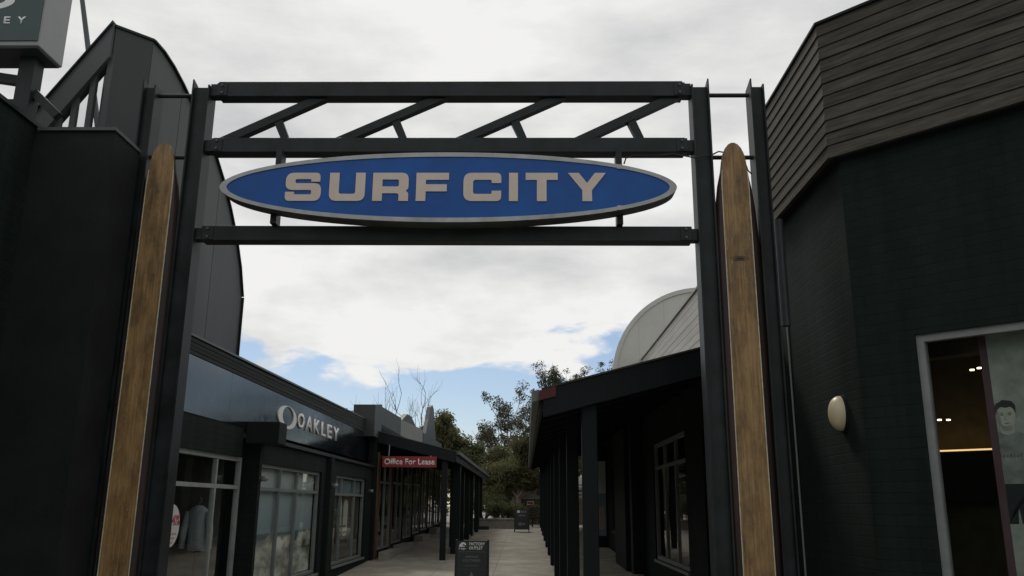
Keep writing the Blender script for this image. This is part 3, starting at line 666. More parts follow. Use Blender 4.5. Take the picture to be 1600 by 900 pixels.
# power cable from the sign to the right-hand outer post
cpts = [PY(x, y, 7.95) for x, y in ((975, 256), (978, 247), (990, 243), (1025, 243), (1050, 246), (1083, 252), (1112, 243), (1122, 238), (1135, 240), (1152, 240), (1162, 252), (1168, 268), (1174, 273))]
for p_ in cpts[6:]: p_.y = 7.93
for p_ in cpts[4:6]: p_.y = 7.86
B = MB(); B.tube(cpts, .008, 6); o = B.build('power_cable', 'cable', base=tuple(cpts[0])); tag(o, 'thin black cable sagging from blue sign to right gate posts', 'cable')

#==================================================================== WOODEN SURFBOARDS
def surfboard(cx_, m, label, knot=None):
    top = 5.15; R_ = thing('wooden_surfboard', (cx_, GY-.02, 0), label, 'surfboard', 'giant wooden surfboards on the gate posts')
    zs = [0.0, .6, 1.4, 2.2, 3.0, 3.6, 4.1, 4.45, 4.7, 4.85, 4.95, 5.03, 5.09, 5.13, 5.148]
    def ab(z):
        t_ = top-z
        b = .225*min(1, (1-math.exp(-t_/.33)))*(1-.06*max(0, (1.5-z)/1.5)) if t_ > 0 else 0
        b = max(b, .20*math.sqrt(max(0, 1-((.25-min(t_, .25))/.25)**2))*.62)
        a = min(.136+.010*(1-z/top), b*.985 if t_ < .3 else b-.006)
        return a, b
    fy = GY-.10
    def sec(z):
        a, b = ab(z); dpt = .11*min(1, .25+(top-z)*1.2)
        return [(-b, dpt*.75), (-b*.99, dpt*.45), (-(a+b)/2, dpt*.12), (-a, 0), (a, 0), ((a+b)/2, dpt*.12), (b*.99, dpt*.45), (b, dpt*.75), (b*.8, dpt), (-b*.8, dpt)]
    secs = [(z, sec(z)) for z in zs]
    # deck plank
    v, f = [], []
    for z, s in secs:
        for k in (3, 4): v.append((cx_+s[k][0], fy+s[k][1], z))
    # finer subdivision across is not needed: the plank is flat
    for i in range(len(zs)-1): f.append((2*i, 2*i+1, 2*i+3, 2*i+2))
    v.append((cx_, fy+.004, top)); f.append((2*len(zs)-2, 2*len(zs)-1, 2*len(zs)))
    mk('deck', v, f, m, R_)
    order = [4, 5, 6, 7, 8, 9, 0, 1, 2, 3]; v, f = [], []
    for z, s in secs:
        for k in order: v.append((cx_+s[k][0], fy+s[k][1], z))
    n = len(order)
    for i in range(len(zs)-1): f += [(i*n+k, i*n+k+1, (i+1)*n+k+1, (i+1)*n+k) for k in range(n-1)]
    v.append((cx_, fy+.006, top)); q_ = len(v)-1; i = len(zs)-1; f += [(i*n+k, i*n+k+1, q_) for k in range(n-1)]
    f.append(tuple(range(n)))
    mk('rail', v, f, 'rail_red', R_)
    for s_ in (-1, 1):
        B = MB(); w2 = .0045
        zz_ = [z for z in zs if z <= 4.86]
        for a_, b_ in zip(zz_[:-1], zz_[1:]):
            xa, xb = cx_+s_*(ab(a_)[0]-.004), cx_+s_*(ab(b_)[0]-.004)
            B.add([(xa-w2, fy-.003, a_), (xa+w2, fy-.003, a_), (xb+w2, fy-.003, b_), (xb-w2, fy-.003, b_), (xa-w2, fy+.002, a_), (xa+w2, fy+.002, a_), (xb+w2, fy+.002, b_), (xb-w2, fy+.002, b_)],
                  [(0, 1, 2, 3), (0, 4, 5, 1), (3, 2, 6, 7), (0, 3, 7, 4), (1, 5, 6, 2)])
        B.build('pinstripe', 'pinstripe', R_)
    if knot:
        for k, (rx, rz) in enumerate(((.085, .024), (.05, .012))):
            lp_ = [ell(0, 0, rx, rz)] + ([ell(0, 0, rx-.006, rz-.006)] if k == 0 else [])
            glyph('emblem', lp_, 'rail_red', R_, lambda u, v, t_: (cx_+u+.0, fy-.0005-t_, knot+v), .0012)
    return R_
surfboard(-3.70, 'board_wood_a', 'tall scuffed wooden surfboard standing next to the surf shop side of the gate')
surfboard(2.055, 'board_wood_b', 'tall wooden surfboard with small oval emblem beside the timber clad corner', knot=PY(1154, 404, 7.9).z)
# downpipe and conduit at the corner of the right building
B = MB(); pz0, pz1 = PX(1192, 375, 2.5), PX(1203, 525, 2.5)
B.tube([(2.52, 8.12, pz1.z-.0), (2.52, 8.12, pz0.z+.05)], .045, 12); o = B.build('pipe_sleeve', 'steel_grey', base=(2.52, 8.12, pz1.z), smooth=False); tag(o, 'short grey pipe sleeve behind right outer gate post', 'pipe')
B = MB(); cc = PX(1217, 352, wX-.02)
B.tube([(wX-.012, cc.y, .1), (wX-.012, cc.y, cc.z+.1)], .010, 6); o = B.build('conduit', 'alum_paint', base=(wX-.012, cc.y, .1)); tag(o, 'thin pale conduit running down dark brick wall of corner shop', 'conduit')

#==================================================================== NEAR LEFT BUILDING + BOX SIGN
NB = thing('near_shop', (-4.8, 7.2, 0), 'near black painted wall block with flat capping beside the gate', 'building')
MB().box(-14, -4.70, -16.0, 7.40, 0, 5.06).build('wall', 'dark_brick', NB)
MB().box(-4.699, -3.93, 7.36, 7.88, 0, 5.02).build('pier', 'render_dark', NB)
MB().box(-14.02, -4.67, -16.02, 7.43, 5.062, 5.10).build('capping', 'steel', NB)
MB().box(-4.668, -3.915, 7.33, 7.885, 5.022, 5.055).build('pier_capping', 'steel_grey', NB)
bsY = 7.0
a, b = PY(72, 0, bsY), PY(61, 64, bsY); xr_ = (a.x+b.x)/2; zb_ = b.z
BS = thing('box_sign', (xr_-.8, bsY+.2, 5.10), 'green and silver lit box sign on a steel post above near shop', 'sign')
bw, bhh, bd = 1.5, .95, .42
MB().box(xr_-bw, xr_, bsY, bsY+bd, zb_-.05, zb_+bhh).build('casing', 'sign_case', BS, bevel=.01)
MB().box(xr_-bw+.05, xr_-.012, bsY-.012, bsY+.0, zb_+.0, zb_+bhh-.05).build('face', 'sign_green', BS)
MB().box(xr_-bw+.02, xr_-.02, bsY+.02, bsY+bd-.02, zb_-.062, zb_-.052).build('base_tray', 'steel_grey', BS)
ey = PY(30, 37, bsY-.012); e0, e1 = PY(5, 37, bsY-.012), PY(40, 26, bsY-.012)
for ch, x0, x1 in (('E', 5, 17), ('Y', 26, 41)):
    A, Bp = PY(x0, 37, bsY-.013), PY(x1, 26, bsY-.013); put_text('letter', ch, 'white_letter', BS, (A.x, bsY-.0125, A.z), (1, 0, 0), (0, 0, 1), Bp.z-A.z, Bp.x-A.x, bold=.02)
kx = (PY(41, 37, bsY).x-PY(5, 37, bsY).x)/36; zl_ = PY(5, 37, bsY).z; xe = PY(5, 37, bsY).x; hl = PY(40, 26, bsY).z-zl_
for i, ch in enumerate('LKAO'):
    put_text('letter', ch, 'white_letter', BS, (xe-(i+1)*21*kx, bsY-.0125, zl_), (1, 0, 0), (0, 0, 1), hl, 14*kx, bold=.02)
rc = PY(-20, 8, bsY); glyph('ring_logo', [ell(0, 0, 44*kx, 16*kx, 40), ell(-2*kx, 1.5*kx, 31*kx, 9*kx, 40)], 'white_letter', BS, lambda u, v, t_: (rc.x+u, bsY-.0125-t_, rc.z+v+6*kx), .003)
pA, pB = PY(52, 92, bsY+.25), PY(40, 190, bsY+.25)
MB().box(pA.x-.075, pA.x+.075, bsY+.17, bsY+.32, 5.101, zb_-.052).build('post', 'steel', BS)
MB().bar((pA.x-.08, bsY+.25, 5.14+.09), (pA.x-1.2, bsY+.25, 5.14+.09), .1, .10).build('cross_arm', 'steel', BS)
MB().bar((pA.x-.07, bsY+.235, 5.48), (pA.x-1.2, bsY+.235, 5.66), .07, .09).build('brace', 'steel', BS)
MB().bar((pA.x+.075, bsY+.245, 5.36), (pA.x+.33, bsY+.245, 5.12), .07, .08).build('brace', 'steel', BS)

#==================================================================== TOWER WITH CURVED TOP (behind the gate, left)
TX = -4.4
TW = thing('curved_tower', (TX, 9.5, 0), 'dark grey tower with curved sail shaped side wall and glazed gable', 'building')
prof = [PX(x, y, TX) for x, y in ((240, 65), (255, 82), (270, 105), (285, 133), (300, 165), (318, 202), (335, 240), (349, 285), (360, 330), (369, 375), (375, 420), (378, 465))]
TY0 = prof[0].y; tz = prof[0].z
ppf = [(p_.y, p_.z) for p_ in prof]
# smooth outline: quarter of a superellipse from the corner to the far edge
y0_, z0_ = ppf[0]; y1_, z1_ = ppf[-1]
curve = [(p_[0], p_[1]) for p_ in ppf]
# panels split at seams, each its own board
seams = [TY0, 9.72, 11.25, curve[-1][0]]
def zc(y):
    for (ya, za), (yb, zb2) in zip(curve[:-1], curve[1:]):
        if ya <= y <= yb: return za+(zb2-za)*(y-ya)/(yb-ya)
    return curve[-1][1]
for a, b in zip(seams[:-1], seams[1:]):
    ys = [a+.006]+[c[0] for c in curve if a+.05 < c[0] < b-.05]+[b-.006]
    pts = [(a+.006, 2.9)]+[(y, zc(y)) for y in ys]+[(b-.006, 2.9)]
    MB().prism(pts, 'x', TX-.05, TX).build('wall_panel', 'panel', TW)
MB().prism([(TY0+.03, 2.9)]+[(c[0]+(.03 if i == 0 else 0)-(.02 if i == len(curve)-1 else 0), c[1]-.01) for i, c in enumerate(curve)]+[(curve[-1][0]-.02, 2.9)], 'x', TX-.2, TX-.052).build('wall_core', 'render_dark', TW)
# edge trim along the curve
B = MB()
for (ya, za), (yb, zb2) in zip(curve[:-1], curve[1:]): B.bar((TX-.09, ya-.001, za+.012), (TX-.09, yb+.001, zb2+.012), .24, .022, up=(0, 0, 1))
B.bar((TX-.09, curve[-1][0]+.012, curve[-1][1]), (TX-.09, curve[-1][0]+.012, 2.9), .24, .022); B.build('edge_trim', 'steel', TW)
# chamfer face at 45 degrees and glazed gable facing the street
dt, nt = Vector((-1, -1, 0)).normalized(), Vector((1, -1, 0)).normalized()
oT = Vector((TX, TY0, 0)); ap = PPl(182, 42, oT, nt); ul = (ap-oT).dot(dt)
MB().obox(oT, dt, nt, .002, ul, -.2, 0, 2.9, tz).build('chamfer_wall', 'panel', TW)
MB().obox(oT, dt, nt, -.01, ul+.01, -.22, .02, tz+.001, tz+.03).build('chamfer_capping', 'steel', TW)
gY = ap.y; ga = Vector((ap.x-.01, gY, tz)); gl_ = PY(62, 178, gY)
sl_ = (tz-gl_.z)/(ga.x-gl_.x); fwid = .30
lo = gl_.x-.5; zlo = tz-(ga.x-lo)*sl_
B = MB(); B.prism([(ga.x, tz+.02), (ga.x, tz-fwid*1.3), (lo, zlo-fwid*1.3), (lo, zlo+.02)], 'y', gY-.05, gY+.10); B.build('gable_fascia', 'panel_light', TW)
B = MB(); B.prism([(ga.x, tz+.05), (ga.x, tz+.021), (lo, zlo+.021), (lo, zlo+.05)], 'y', gY-.08, gY+.4); B.build('gable_roof', 'steel', TW)
zbase = 5.15
def ztop_at(x): return tz-(ga.x-x)*sl_-fwid*1.3
mx_ = [PY(140, 165, gY).x, PY(114, 175, gY).x, PY(90, 185, gY).x]
for x in [PY(165, 150, gY).x]+mx_:
    zt = ztop_at(x)
    if zt > zbase+.05: MB().box(x-.03, x+.03, gY+.0, gY+.06, zbase, zt+.05).build('gable_mullion', 'panel_light', TW)
MB().box(lo, ga.x, gY-.03, gY+.1, zbase-.1, zbase-.002).build('gable_rail', 'panel', TW)
xs_ = sorted([PY(165, 150, gY).x]+mx_+[lo])
for a, b in zip(xs_[:-1], xs_[1:]):
    za, zb2 = max(zbase, ztop_at(a)), max(zbase, ztop_at(b))
    if zb2 <= zbase+.02: continue
    pts = [(a+.031, zbase), (b-.031, zbase), (b-.031, zb2+.04)]+([(a+.031, za+.04)] if za > zbase+.02 else [])
    MB().prism(pts, 'y', gY+.03, gY+.036).build('pane', 'glass_clear', TW)
MB().box(lo-3, ap.x, gY+.0, gY+.12, 0, zbase-.1).build('lower_wall', 'render_dark', TW)
# leaning flagpole behind the gable
pA, pB = PY(126, -20, 11), PY(142, 110, 11); dd = (pB-pA)
B = MB(); B.tube([pA+dd*(-.6), pA, pB, pB+dd*1.6], [.028, .034, .04, .045], 10); o = B.build('flagpole', 'steel_grey', base=tuple(pB+dd*1.6), smooth=True); tag(o, 'slim leaning grey pole rising behind the glazed gable', 'pole')

#==================================================================== SURF SHOP (left, glossy fascia)
OX, BX = -4.2, -4.02
OK = thing('surf_shop', (OX, 16, 0), 'black shop with glossy dark fascia, white ring logo and tall white letters', 'building')
oz = lambda y: .02*max(0, y-14)
Y0, Y1 = 8.2, 21.6
# upper parapet and glossy fascia (the eave line follows the rising lane)
def lprism(name, m, x0, x1, y0, y1, z00, z01, z10, z11, par):
    B = MB(); B.add([(x0, y0, z00), (x1, y0, z00), (x1, y0, z01), (x0, y0, z01), (x0, y1, z10), (x1, y1, z10), (x1, y1, z11), (x0, y1, z11)],
                    [(0, 1, 2, 3), (7, 6, 5, 4), (0, 4, 5, 1), (1, 5, 6, 2), (2, 6, 7, 3), (3, 7, 4, 0)]); return B.build(name, m, par)
pz = lambda y: 3.60+.012*max(0, y-12)
lprism('parapet', 'render_dark', OX-.35, OX-.002, Y0, 23.2, 3.40, pz(Y0)-.002, 3.40, pz(23.2)-.002, OK)
for k in range(4):
    f0, f1 = k/4, (k+1)/4
    for ya_, yb_ in ((Y0, 13.4), (13.4, 18.3), (18.3, 23.2)):
        h0, h1 = pz(ya_)-3.40, pz(yb_)-3.40
        lprism('parapet_board', 'timber_dark', OX-.001, OX+.016+.004*(k % 2), ya_+.002, yb_-.002, 3.40+h0*f0+.004, 3.40+h0*f1-.002, 3.40+h1*f0+.004, 3.40+h1*f1-.002, OK)
lprism('parapet_capping', 'panel_light', OX-.37, OX+.035, Y0, 23.22, pz(Y0)+.001, pz(Y0)+.03, pz(23.2)+.001, pz(23.2)+.03, OK)
ysx = [8.2, 11.9, 15.6, 19.3, 23.2]
for a, b in zip(ysx[:-1], ysx[1:]):
    lprism('fascia_panel', 'gloss_black', OX-.05, OX+.001, a+.004, b-.004, 2.69, 3.398, 2.69, 3.398, OK)
MB().box(OX-.30, OX-.052, Y0, 23.2, 2.69, 3.398).build('fascia_core', 'render_dark', OK)
# near wall with the first window, then the projecting bay
w1a, w1b = 9.0, PX(379, 716, OX-.05).y
w1top = 2.26
wall('wall', 'dark_brick', OK, (OX-.005, Y0, 0), LX, LN, 12.62-Y0, 0, 2.688, .2, [(w1a-Y0, w1b-Y0, .25, w1top)])
mu = PX(337, 708, OX-.1).y
W1 = window(OK, (OX-.005, Y0, 0), LX, LN, w1a-Y0, w1b-Y0, .25, w1top, mull=[9.95-Y0, mu-Y0], trans=[PX(330, 759, OX-.1).z], fw=.06, rec=.05, fm='alum_paint')
bay0, bay1 = 12.6, 22.4
btop = 2.52
w2 = (PX(404, 720, BX-.06).y, PX(499, 735, BX-.06).y); w3 = (PX(521, 738, BX-.06).y, PX(569, 747, BX-.06).y)
bay0 = w2[0]-.12
o3 = (BX, bay0, 0); u = lambda y: y-bay0
wall('bay_wall', 'dark_brick', OK, o3, LX, LN, bay1-bay0, 0, btop, .2, [(u(w2[0]), u(w2[1]), .33, 2.20), (u(w3[0]), u(w3[1]), .36, 2.21)])
MB().box(OX-.3, BX-.201, bay0+.002, bay0+.2, 0, btop).build('bay_end_wall', 'dark_brick', OK)
MB().box(OX-.3, BX-.203, bay1-.2, bay1-.002, 0, btop).build('bay_end_wall', 'dark_brick', OK)
MB().box(OX-.2, BX+.06, bay0+.2, bay1+.02, btop+.001, btop+.06).build('bay_ledge', 'steel', OK)
pbx = PX(390, 655, BX+.08)
MB().box(OX+.003, -3.70, bay0-.22, bay0+.19, btop-.05, 2.79).build('beam_box', 'render_dark', OK, bevel=.008)
MB().box(BX+.002, BX+.10, w2[1]+.35, w2[1]+.60, gz(16), btop-.004).build('pier', 'dark_brick', OK)
m2 = [PX(436, 730, BX-.1).y, PX(463, 730, BX-.1).y]; t2 = PX(440, 766, BX-.1).z
W2 = window(OK, o3, LX, LN, u(w2[0]), u(w2[1]), .33, 2.20, mull=[u(q_) for q_ in m2], trans=[t2], fw=.055, rec=.05, fm='alum_dull')
m3 = [PX(531, 760, BX-.1).y, PX(552, 760, BX-.1).y]; t3 = PX(540, 773, BX-.1).z
W3 = window(OK, o3, LX, LN, u(w3[0]), u(w3[1]), .36, 2.21, mull=[u(q_) for q_ in m3], trans=[t3], fw=.055, rec=.05, fm='alum_dull')
MB().box(OX-5, OX-.36, Y0, 23.2, 3.25, 3.39).build('roof', 'render_dark', OK)
room(OK, (OX-.21, Y0+.1, 0), LX, LN, 0, 4.2, 0, 3.2, .06, 2.69, 'interior_pale')
room(OK, (BX-.203, bay0+.21, 0), LX, LN, 0, bay1-bay0-.5, 0, 2.6, .2, 2.5, 'interior_pale')
# lettering and ring on the fascia
FXp = OX+.0015
la, lb2 = PX(465, 640, FXp), PX(528, 690, FXp)
tl = PX(468, 645, FXp).z; tb = PX(466, 669, FXp).z
ya, yb = PX(464, 660, FXp).y, PX(529, 675, FXp).y
widths = [('O', 0, .135), ('A', .165, .15), ('K', .345, .14), ('L', .52, .12), ('E', .67, .125), ('Y', .83, .165)]
hgt = tl-tb
for ch, s0, wd in widths:
    put_text('letter', ch, 'white_letter', OK, (FXp, ya+(yb-ya)*s0, tb), (0, 1, 0), (0, 0, 1), hgt, (yb-ya)*wd, bold=.022, extrude=.02)
rA, rB = PX(433, 650, FXp), PX(462, 655, FXp); rz = PX(447, 652, FXp).z; ry = (rA.y+rB.y)/2; rr = (rB.y-rA.y)/2; rh = (PX(447, 633, FXp).z-PX(449, 670, FXp).z)/2
glyph('ring_logo', [ell(0, 0, rr, rh, 48), ell(.03, .02, rr*.62, rh*.84, 48)], 'white_letter', OK, lambda p_, v_, t_: (FXp+t_, ry+p_, rz+v_), .02)
# prints in the windows
SP = thing('window_print', (BX-.16, w2[0]+.2, .4), 'seascape print of breaking white surf and rocks behind the shop window', 'print')
MB().box(BX-.150, BX-.142, w2[0]+.06, w2[1]-.06, .40, t2-.01).build('seascape', 'sea_print', SP)
MB().box(BX-.150, BX-.142, w2[0]+.06, w2[1]-.06, t2-.005, 2.14).build('pale_header', 'print_pale', SP)
lc = PX(489, 748, BX-.14); glyph('ring_logo', [ell(0, 0, .15, .10, 30), ell(.01, .01, .10, .068, 30)], 'white_letter', SP, lambda p_, v_, t_: (BX-.1415+t_, lc.y+p_, lc.z+v_), .002)
GP = thing('eyewear_print', (BX-.16, w3[0]+.2, .5), 'dark print of arched sunglasses behind the far bay window', 'print')
MB().box(BX-.150, BX-.142, w3[0]+.1, w3[1]-.1, .45, t3-.02).build('sheet', 'print_brown', GP)
MB().box(BX-.150, BX-.142, w3[0]+.06, w3[1]-.06, t3, 2.15).build('header', 'print_teal', GP)
for yy in (m3[0]+.30, m3[0]+.95):
    glyph('lens', [rounded([(-.22, -.55, .1), (.22, -.55, .1), (.25, .25, .24), (-.25, .25, .24)])], 'print_lens', GP, lambda p_, v_, t_, yy=yy: (BX-.1415+t_, yy+p_, 1.45+v_), .002)
for k in range(4):
    MB().box(BX-.1415, BX-.139, m3[0]+.15, m3[1]-.25-(k % 2)*.2, .70+k*.13, .75+k*.13).build('print_line', 'grey_letter', GP)
# round discount sticker
sc_ = PX(258, 822, OX-.08); rs = (PX(262, 788, OX-.08).z-PX(258, 856, OX-.08).z)/2
edge_y = PX(275, 815, OX-.08).y
cy_s = edge_y-rs+.09
ST = thing('sale_sticker', (OX-.09, cy_s, sc_.z-rs), 'round white -40% sticker on glass of surf shop', 'sticker')
glyph('disc', [ell(0, 0, rs, rs, 48)], 'sticker', ST, lambda p_, v_, t_: (OX-.086+.002+t_+.012, cy_s+p_, sc_.z+v_), .003)
sX = OX-.086+.0175
put_text('lettering', '-40%', 'print_red', ST, (sX, cy_s-.03, sc_.z+.0), (0, 1, 0), (0, 0, 1), .13, .27, bold=.02, center=False, extrude=.002)
for k in range(3): MB().box(sX-.001, sX+.001, cy_s-.03, cy_s+.18-.05*k, sc_.z-.11-k*.05, sc_.z-.085-k*.05).build('small_print', 'print_tan', ST)
# clothes in the first window
def garment(y, x, z0, h, wd, m, label, nm='jacket'):
    T = thing(nm, (x, y, z0), label, 'clothing')
    v, f = [], []; n = 16
    prof_ = [(0, .80), (.15, .85), (.45, .80), (.72, .92), (.86, 1.0), (.93, .72), (1.0, .28)]
    for t_, k in prof_:
        for i in range(n):
            a = 2*math.pi*i/n; rr_ = 1+.09*math.sin(5*a+t_*3)
            v.append((x+wd*.5*k*math.cos(a)*rr_, y+.10*k*math.sin(a)*rr_, z0+h*t_))
    for i in range(len(prof_)-1): f += [(i*n+k, i*n+(k+1) % n, (i+1)*n+(k+1) % n, (i+1)*n+k) for k in range(n)]
    f += [tuple(range(n))[::-1], tuple((len(prof_)-1)*n+k for k in range(n))]
    mk('torso', v, f, m, T, smooth=True)
    for s_ in (-1, 1):
        B = MB(); B.tube([(x+s_*wd*.42, y, z0+h*.85), (x+s_*wd*.60, y-.02, z0+h*.48), (x+s_*wd*.66, y-.03, z0+h*.05)], [.06, .052, .042], 10); B.build('sleeve', m, T, smooth=True)
    B = MB(); B.tube([(x, y, z0+h*1.0), (x, y, z0+h+.03), (x+.03, y, z0+h+.08), (x, y, z0+h+.11)], .006, 6); B.build('hanger', 'alum', T)
    B = MB(); B.tube([(x, y, .06), (x, y, z0+.05)], .018, 8); B.build('stand', 'steel', T)
    MB().box(x-.16, x+.16, y-.16, y+.16, .062, .08).build('stand_base', 'steel', T)
    return T
jc = PX(306, 850, OX-.45); garment(jc.y, OX-.45, .95, .62, .30, 'cloth_white', 'pale blue jacket on a stand inside surf shop window')
jd = PX(285, 820, OX-.9); garment(jd.y, OX-.9, .8, .9, .46, 'cloth_dark', 'dark jacket on a stand inside surf shop window')
RK = thing('clothes_rack', (OX-1.6, 12.0, .06), 'steel clothes rack inside surf shop behind pale jacket', 'rack')
for x in (OX-2.6, OX-.75):
    B = MB(); B.tube([(x, 12.05, .06), (x, 12.05, 1.62)], .016, 8); B.build('upright', 'alum', RK)
    MB().box(x-.03, x+.03, 11.8, 12.3, .06, .09).build('foot', 'steel', RK)
B = MB(); B.tube([(OX-2.62, 12.05, 1.62), (OX-.73, 12.05, 1.62)], .016, 8); B.build('rail', 'alum', RK)
mat('cloth_red', (.16, .03, .03), .9); mat('cloth_blue', (.05, .09, .17), .9); mat('cloth_sand', (.3, .26, .2), .9); mat('cloth_grey', (.14, .145, .15), .9)
for k, (cm, lab) in enumerate((('cloth_grey', 'grey'), ('cloth_sand', 'sand coloured'), ('cloth_blue', 'blue'), ('cloth_red', 'dark red'), ('cloth_white', 'white'), ('cloth_dark', 'black'))):
    x = OX-.9-.26*k; B = MB()
    B.prism([(11.82, .78), (12.28, .78), (12.30, 1.30), (12.36, 1.12), (12.44, 1.16), (12.31, 1.49), (12.12, 1.57), (11.98, 1.57), (11.79, 1.49), (11.66, 1.16), (11.74, 1.12), (11.80, 1.30)], 'x', x-.035, x+.035)
    o = B.build('shirt', cm, base=(x, 12.05, .78), bevel=.012); tag(o, lab+' shirt hanging on the rack inside surf shop', 'clothing', 'shirts on the shop rack')
# round lamps on piers
for i, (x, y, lab) in enumerate(((413, 746, 'small silver wall lamp on pier by the seascape window'), (521, 757, 'small silver wall lamp on pier between the two bay windows'), (576, 765, 'small silver wall lamp on end pier next to red brick'))):
    c = PX(x-6 if i == 0 else x-4, y, BX+.002)
    if i == 0: c.y = bay0+.06
    if i == 1: c.y = (w2[1]+w3[0])/2-.02
    if i == 2: c.y = bay1-.4
    c.z = 1.96 if i < 2 else 1.93
    xo = BX+.102 if i == 1 else BX
    if i == 1: c.y = w2[1]+.47
    T = thing('pier_lamp', (xo, c.y, c.z-.06), lab, 'lamp', 'silver lamps along the bay')
    B = MB(); B.tube([(xo+.0, c.y, c.z), (xo+.03, c.y, c.z)], .045, 14); B.build('back_plate', 'steel_grey', T)
    B = MB(); B.tube([(xo+.03, c.y, c.z), (xo+.05, c.y, c.z), (xo+.10, c.y, c.z), (xo+.12, c.y, c.z)], [.034, .04, .04, .022], 16); B.build('lens', 'lamp_clear', T, smooth=True)

#==================================================================== VERANDAH SHOPS (left, beyond)
VS = thing('verandah_shops', (-3.9, 31, gz(31)), 'row of dark shops with glazed fronts under a lean-to verandah', 'building')
vx = -3.95; vy0, vy1 = 22.45, 41.0
bays = []; y = 23.0
while y < 40: bays.append((y, y+1.95)); y += 2.3
wall('wall', 'dark_brick', VS, (vx, vy0, 0), LX, LN, vy1-vy0, 0, 3.6, .2, [(a-vy0, b-vy0, gz(a)+.22, 2.75+gz(a)*.6) for a, b in bays])
for a, b in bays:
    window(VS, (vx, vy0, 0), LX, LN, a-vy0, b-vy0, gz(a)+.22, 2.75+gz(a)*.6, mull=[(a+b)/2-vy0], trans=[2.05+gz(a)*.6] if a < 32 else [], fw=.06, rec=-.03, fm='alum_mid', sill=False)
    MB().box(vx+.002, vx+.045, a-.31, a-.06, gz(a), 2.95).build('pier', 'red_brick' if a < 26 else 'dark_brick', VS)
room(VS, (vx-.203, vy0+.2, 0), LX, LN, 0, vy1-vy0-.4, 0, 3, .3, 3.2, 'interior')
MB().box(vx-6, vx-.0, vy0+.1, vy1-.1, 3.602, 3.70).build('roof', 'render_dark', VS)
# lean-to roof with end fascia
ex_, ez_, rx_, rz_ = -1.90, 2.95, -4.02, 3.48
vy = 22.6; vye = 41.0; rise = .02
def vroof(name, m, dz0, dz1, x0, x1, ya, yb, par):
    s_ = (rz_-ez_)/(rx_-ex_)
    zf = lambda x: ez_+(x-ex_)*s_
    B = MB(); B.add([(x0, ya, zf(x0)+dz0), (x1, ya, zf(x1)+dz0), (x1, ya, zf(x1)+dz1), (x0, ya, zf(x0)+dz1), (x0, yb, zf(x0)+dz0+.0), (x1, yb, zf(x1)+dz0), (x1, yb, zf(x1)+dz1), (x0, yb, zf(x0)+dz1)],
                    [(0, 1, 2, 3), (7, 6, 5, 4), (0, 4, 5, 1), (1, 5, 6, 2), (2, 6, 7, 3), (3, 7, 4, 0)]); return B.build(name, m, par)
vroof('verandah_roof', 'steel', -.03, .015, rx_, ex_, vy, vye, VS)
vroof('roof_edge', 'panel_light', .016, .03, rx_, ex_+.02, vy-.06, vy+.1, VS)
vroof('end_fascia', 'post_paint', -.27, .012, rx_, ex_+.0, vy-.05, vy-.002, VS)
MB().box(ex_, ex_+.045, vy-.05, vye, ez_-.24, ez_+.012).build('eave_fascia', 'post_paint', VS)
MB().box(ex_+.047, ex_+.12, vy-.03, vye, ez_-.06, ez_+.03).build('gutter', 'panel_light', VS)
py_list = [(22.72, -2.17, .15), (24.75, -2.02, .24), (25.9, -2.2, .17), (28.2, -2.12, .17), (30.8, -2.12, .17), (33.0, -2.12, .17), (35.4, -2.05, .17), (37.4, -2.12, .17), (39.6, -2.12, .17)]
for yy, xx, wd in py_list:
    zt = ez_+(xx-ex_)*(rz_-ez_)/(rx_-ex_)-.032
    if abs(yy-24.75) < .1: zt -= .0
    MB().box(xx-wd/2, xx+wd/2, yy-wd/2, yy+wd/2, gz(yy), zt).build('post', 'post_paint', VS, bevel=.008)
for yy in (24.75, 28.2, 30.8, 33.0):
    MB().box(-2.32, -2.0, yy+.16, yy+.5, gz(yy)+.008, gz(yy)+.16).build('post_footing', 'kerb_concrete', VS)
for yy in [23.2+1.2*k for k in range(15)]:
    a = Vector((ex_-.01, yy, ez_-.10)); b = Vector((rx_+.06, yy, rz_-.12)); MB().bar(a, b, .05, .12).build('rafter', 'post_paint', VS)
# low concrete plinth along the shop fronts
for yy in (22.7, 25.1, 29.7, 34.3): MB().box(vx+.135, vx+.42, yy, yy+2.2, gz(yy), gz(yy+2.2)+.14).build('step', 'kerb_concrete', VS)
# parapet panels and fins above the verandah
fx = -3.99
def fpx(x, y): p_ = PX(x, y, fx); return (p_.y, p_.z)
MB().prism([fpx(583, 632), fpx(594, 632), (fpx(594, 632)[0], 3.3), (fpx(583, 632)[0], 3.3)], 'x', fx-.5, fx+.06).build('parapet_pier', 'panel', VS)
a_, b_ = fpx(594.5, 634), fpx(627, 653); MB().prism([a_, b_, (b_[0], 3.4), (a_[0], 3.4)], 'x', fx-.12, fx).build('parapet_panel', 'panel', VS)
a_, b_ = fpx(627.5, 655), fpx(661, 671); yy = a_[0]
while yy < b_[0]-.1:
    z_ = a_[1]+(b_[1]-a_[1])*(yy-a_[0])/(b_[0]-a_[0])
    MB().box(fx-.07, fx-.02, yy, yy+.42, 3.4, z_).build('parapet_sheet', 'fence_grey', VS); yy += .45
a_, b_ = fpx(661.5, 676), fpx(690, 694); MB().prism([a_, b_, (b_[0], 3.4), (a_[0], 3.4)], 'x', fx-.12, fx).build('parapet_panel', 'panel', VS)
def fin(pts, lab):
    F_ = MB(); q_ = [fpx(*p_) for p_ in pts]; F_.prism(q_, 'x', fx-.42, fx-.26); o = F_.build('roof_fin', 'panel', base=(fx-.3, q_[-1][0], q_[-1][1])); tag(o, lab, 'fin')
    return o
fin([(636, 665), (641, 655), (648, 647), (654, 651), (660, 665), (668, 700), (640, 700)], 'short rounded shark fin panel above the verandah roof')
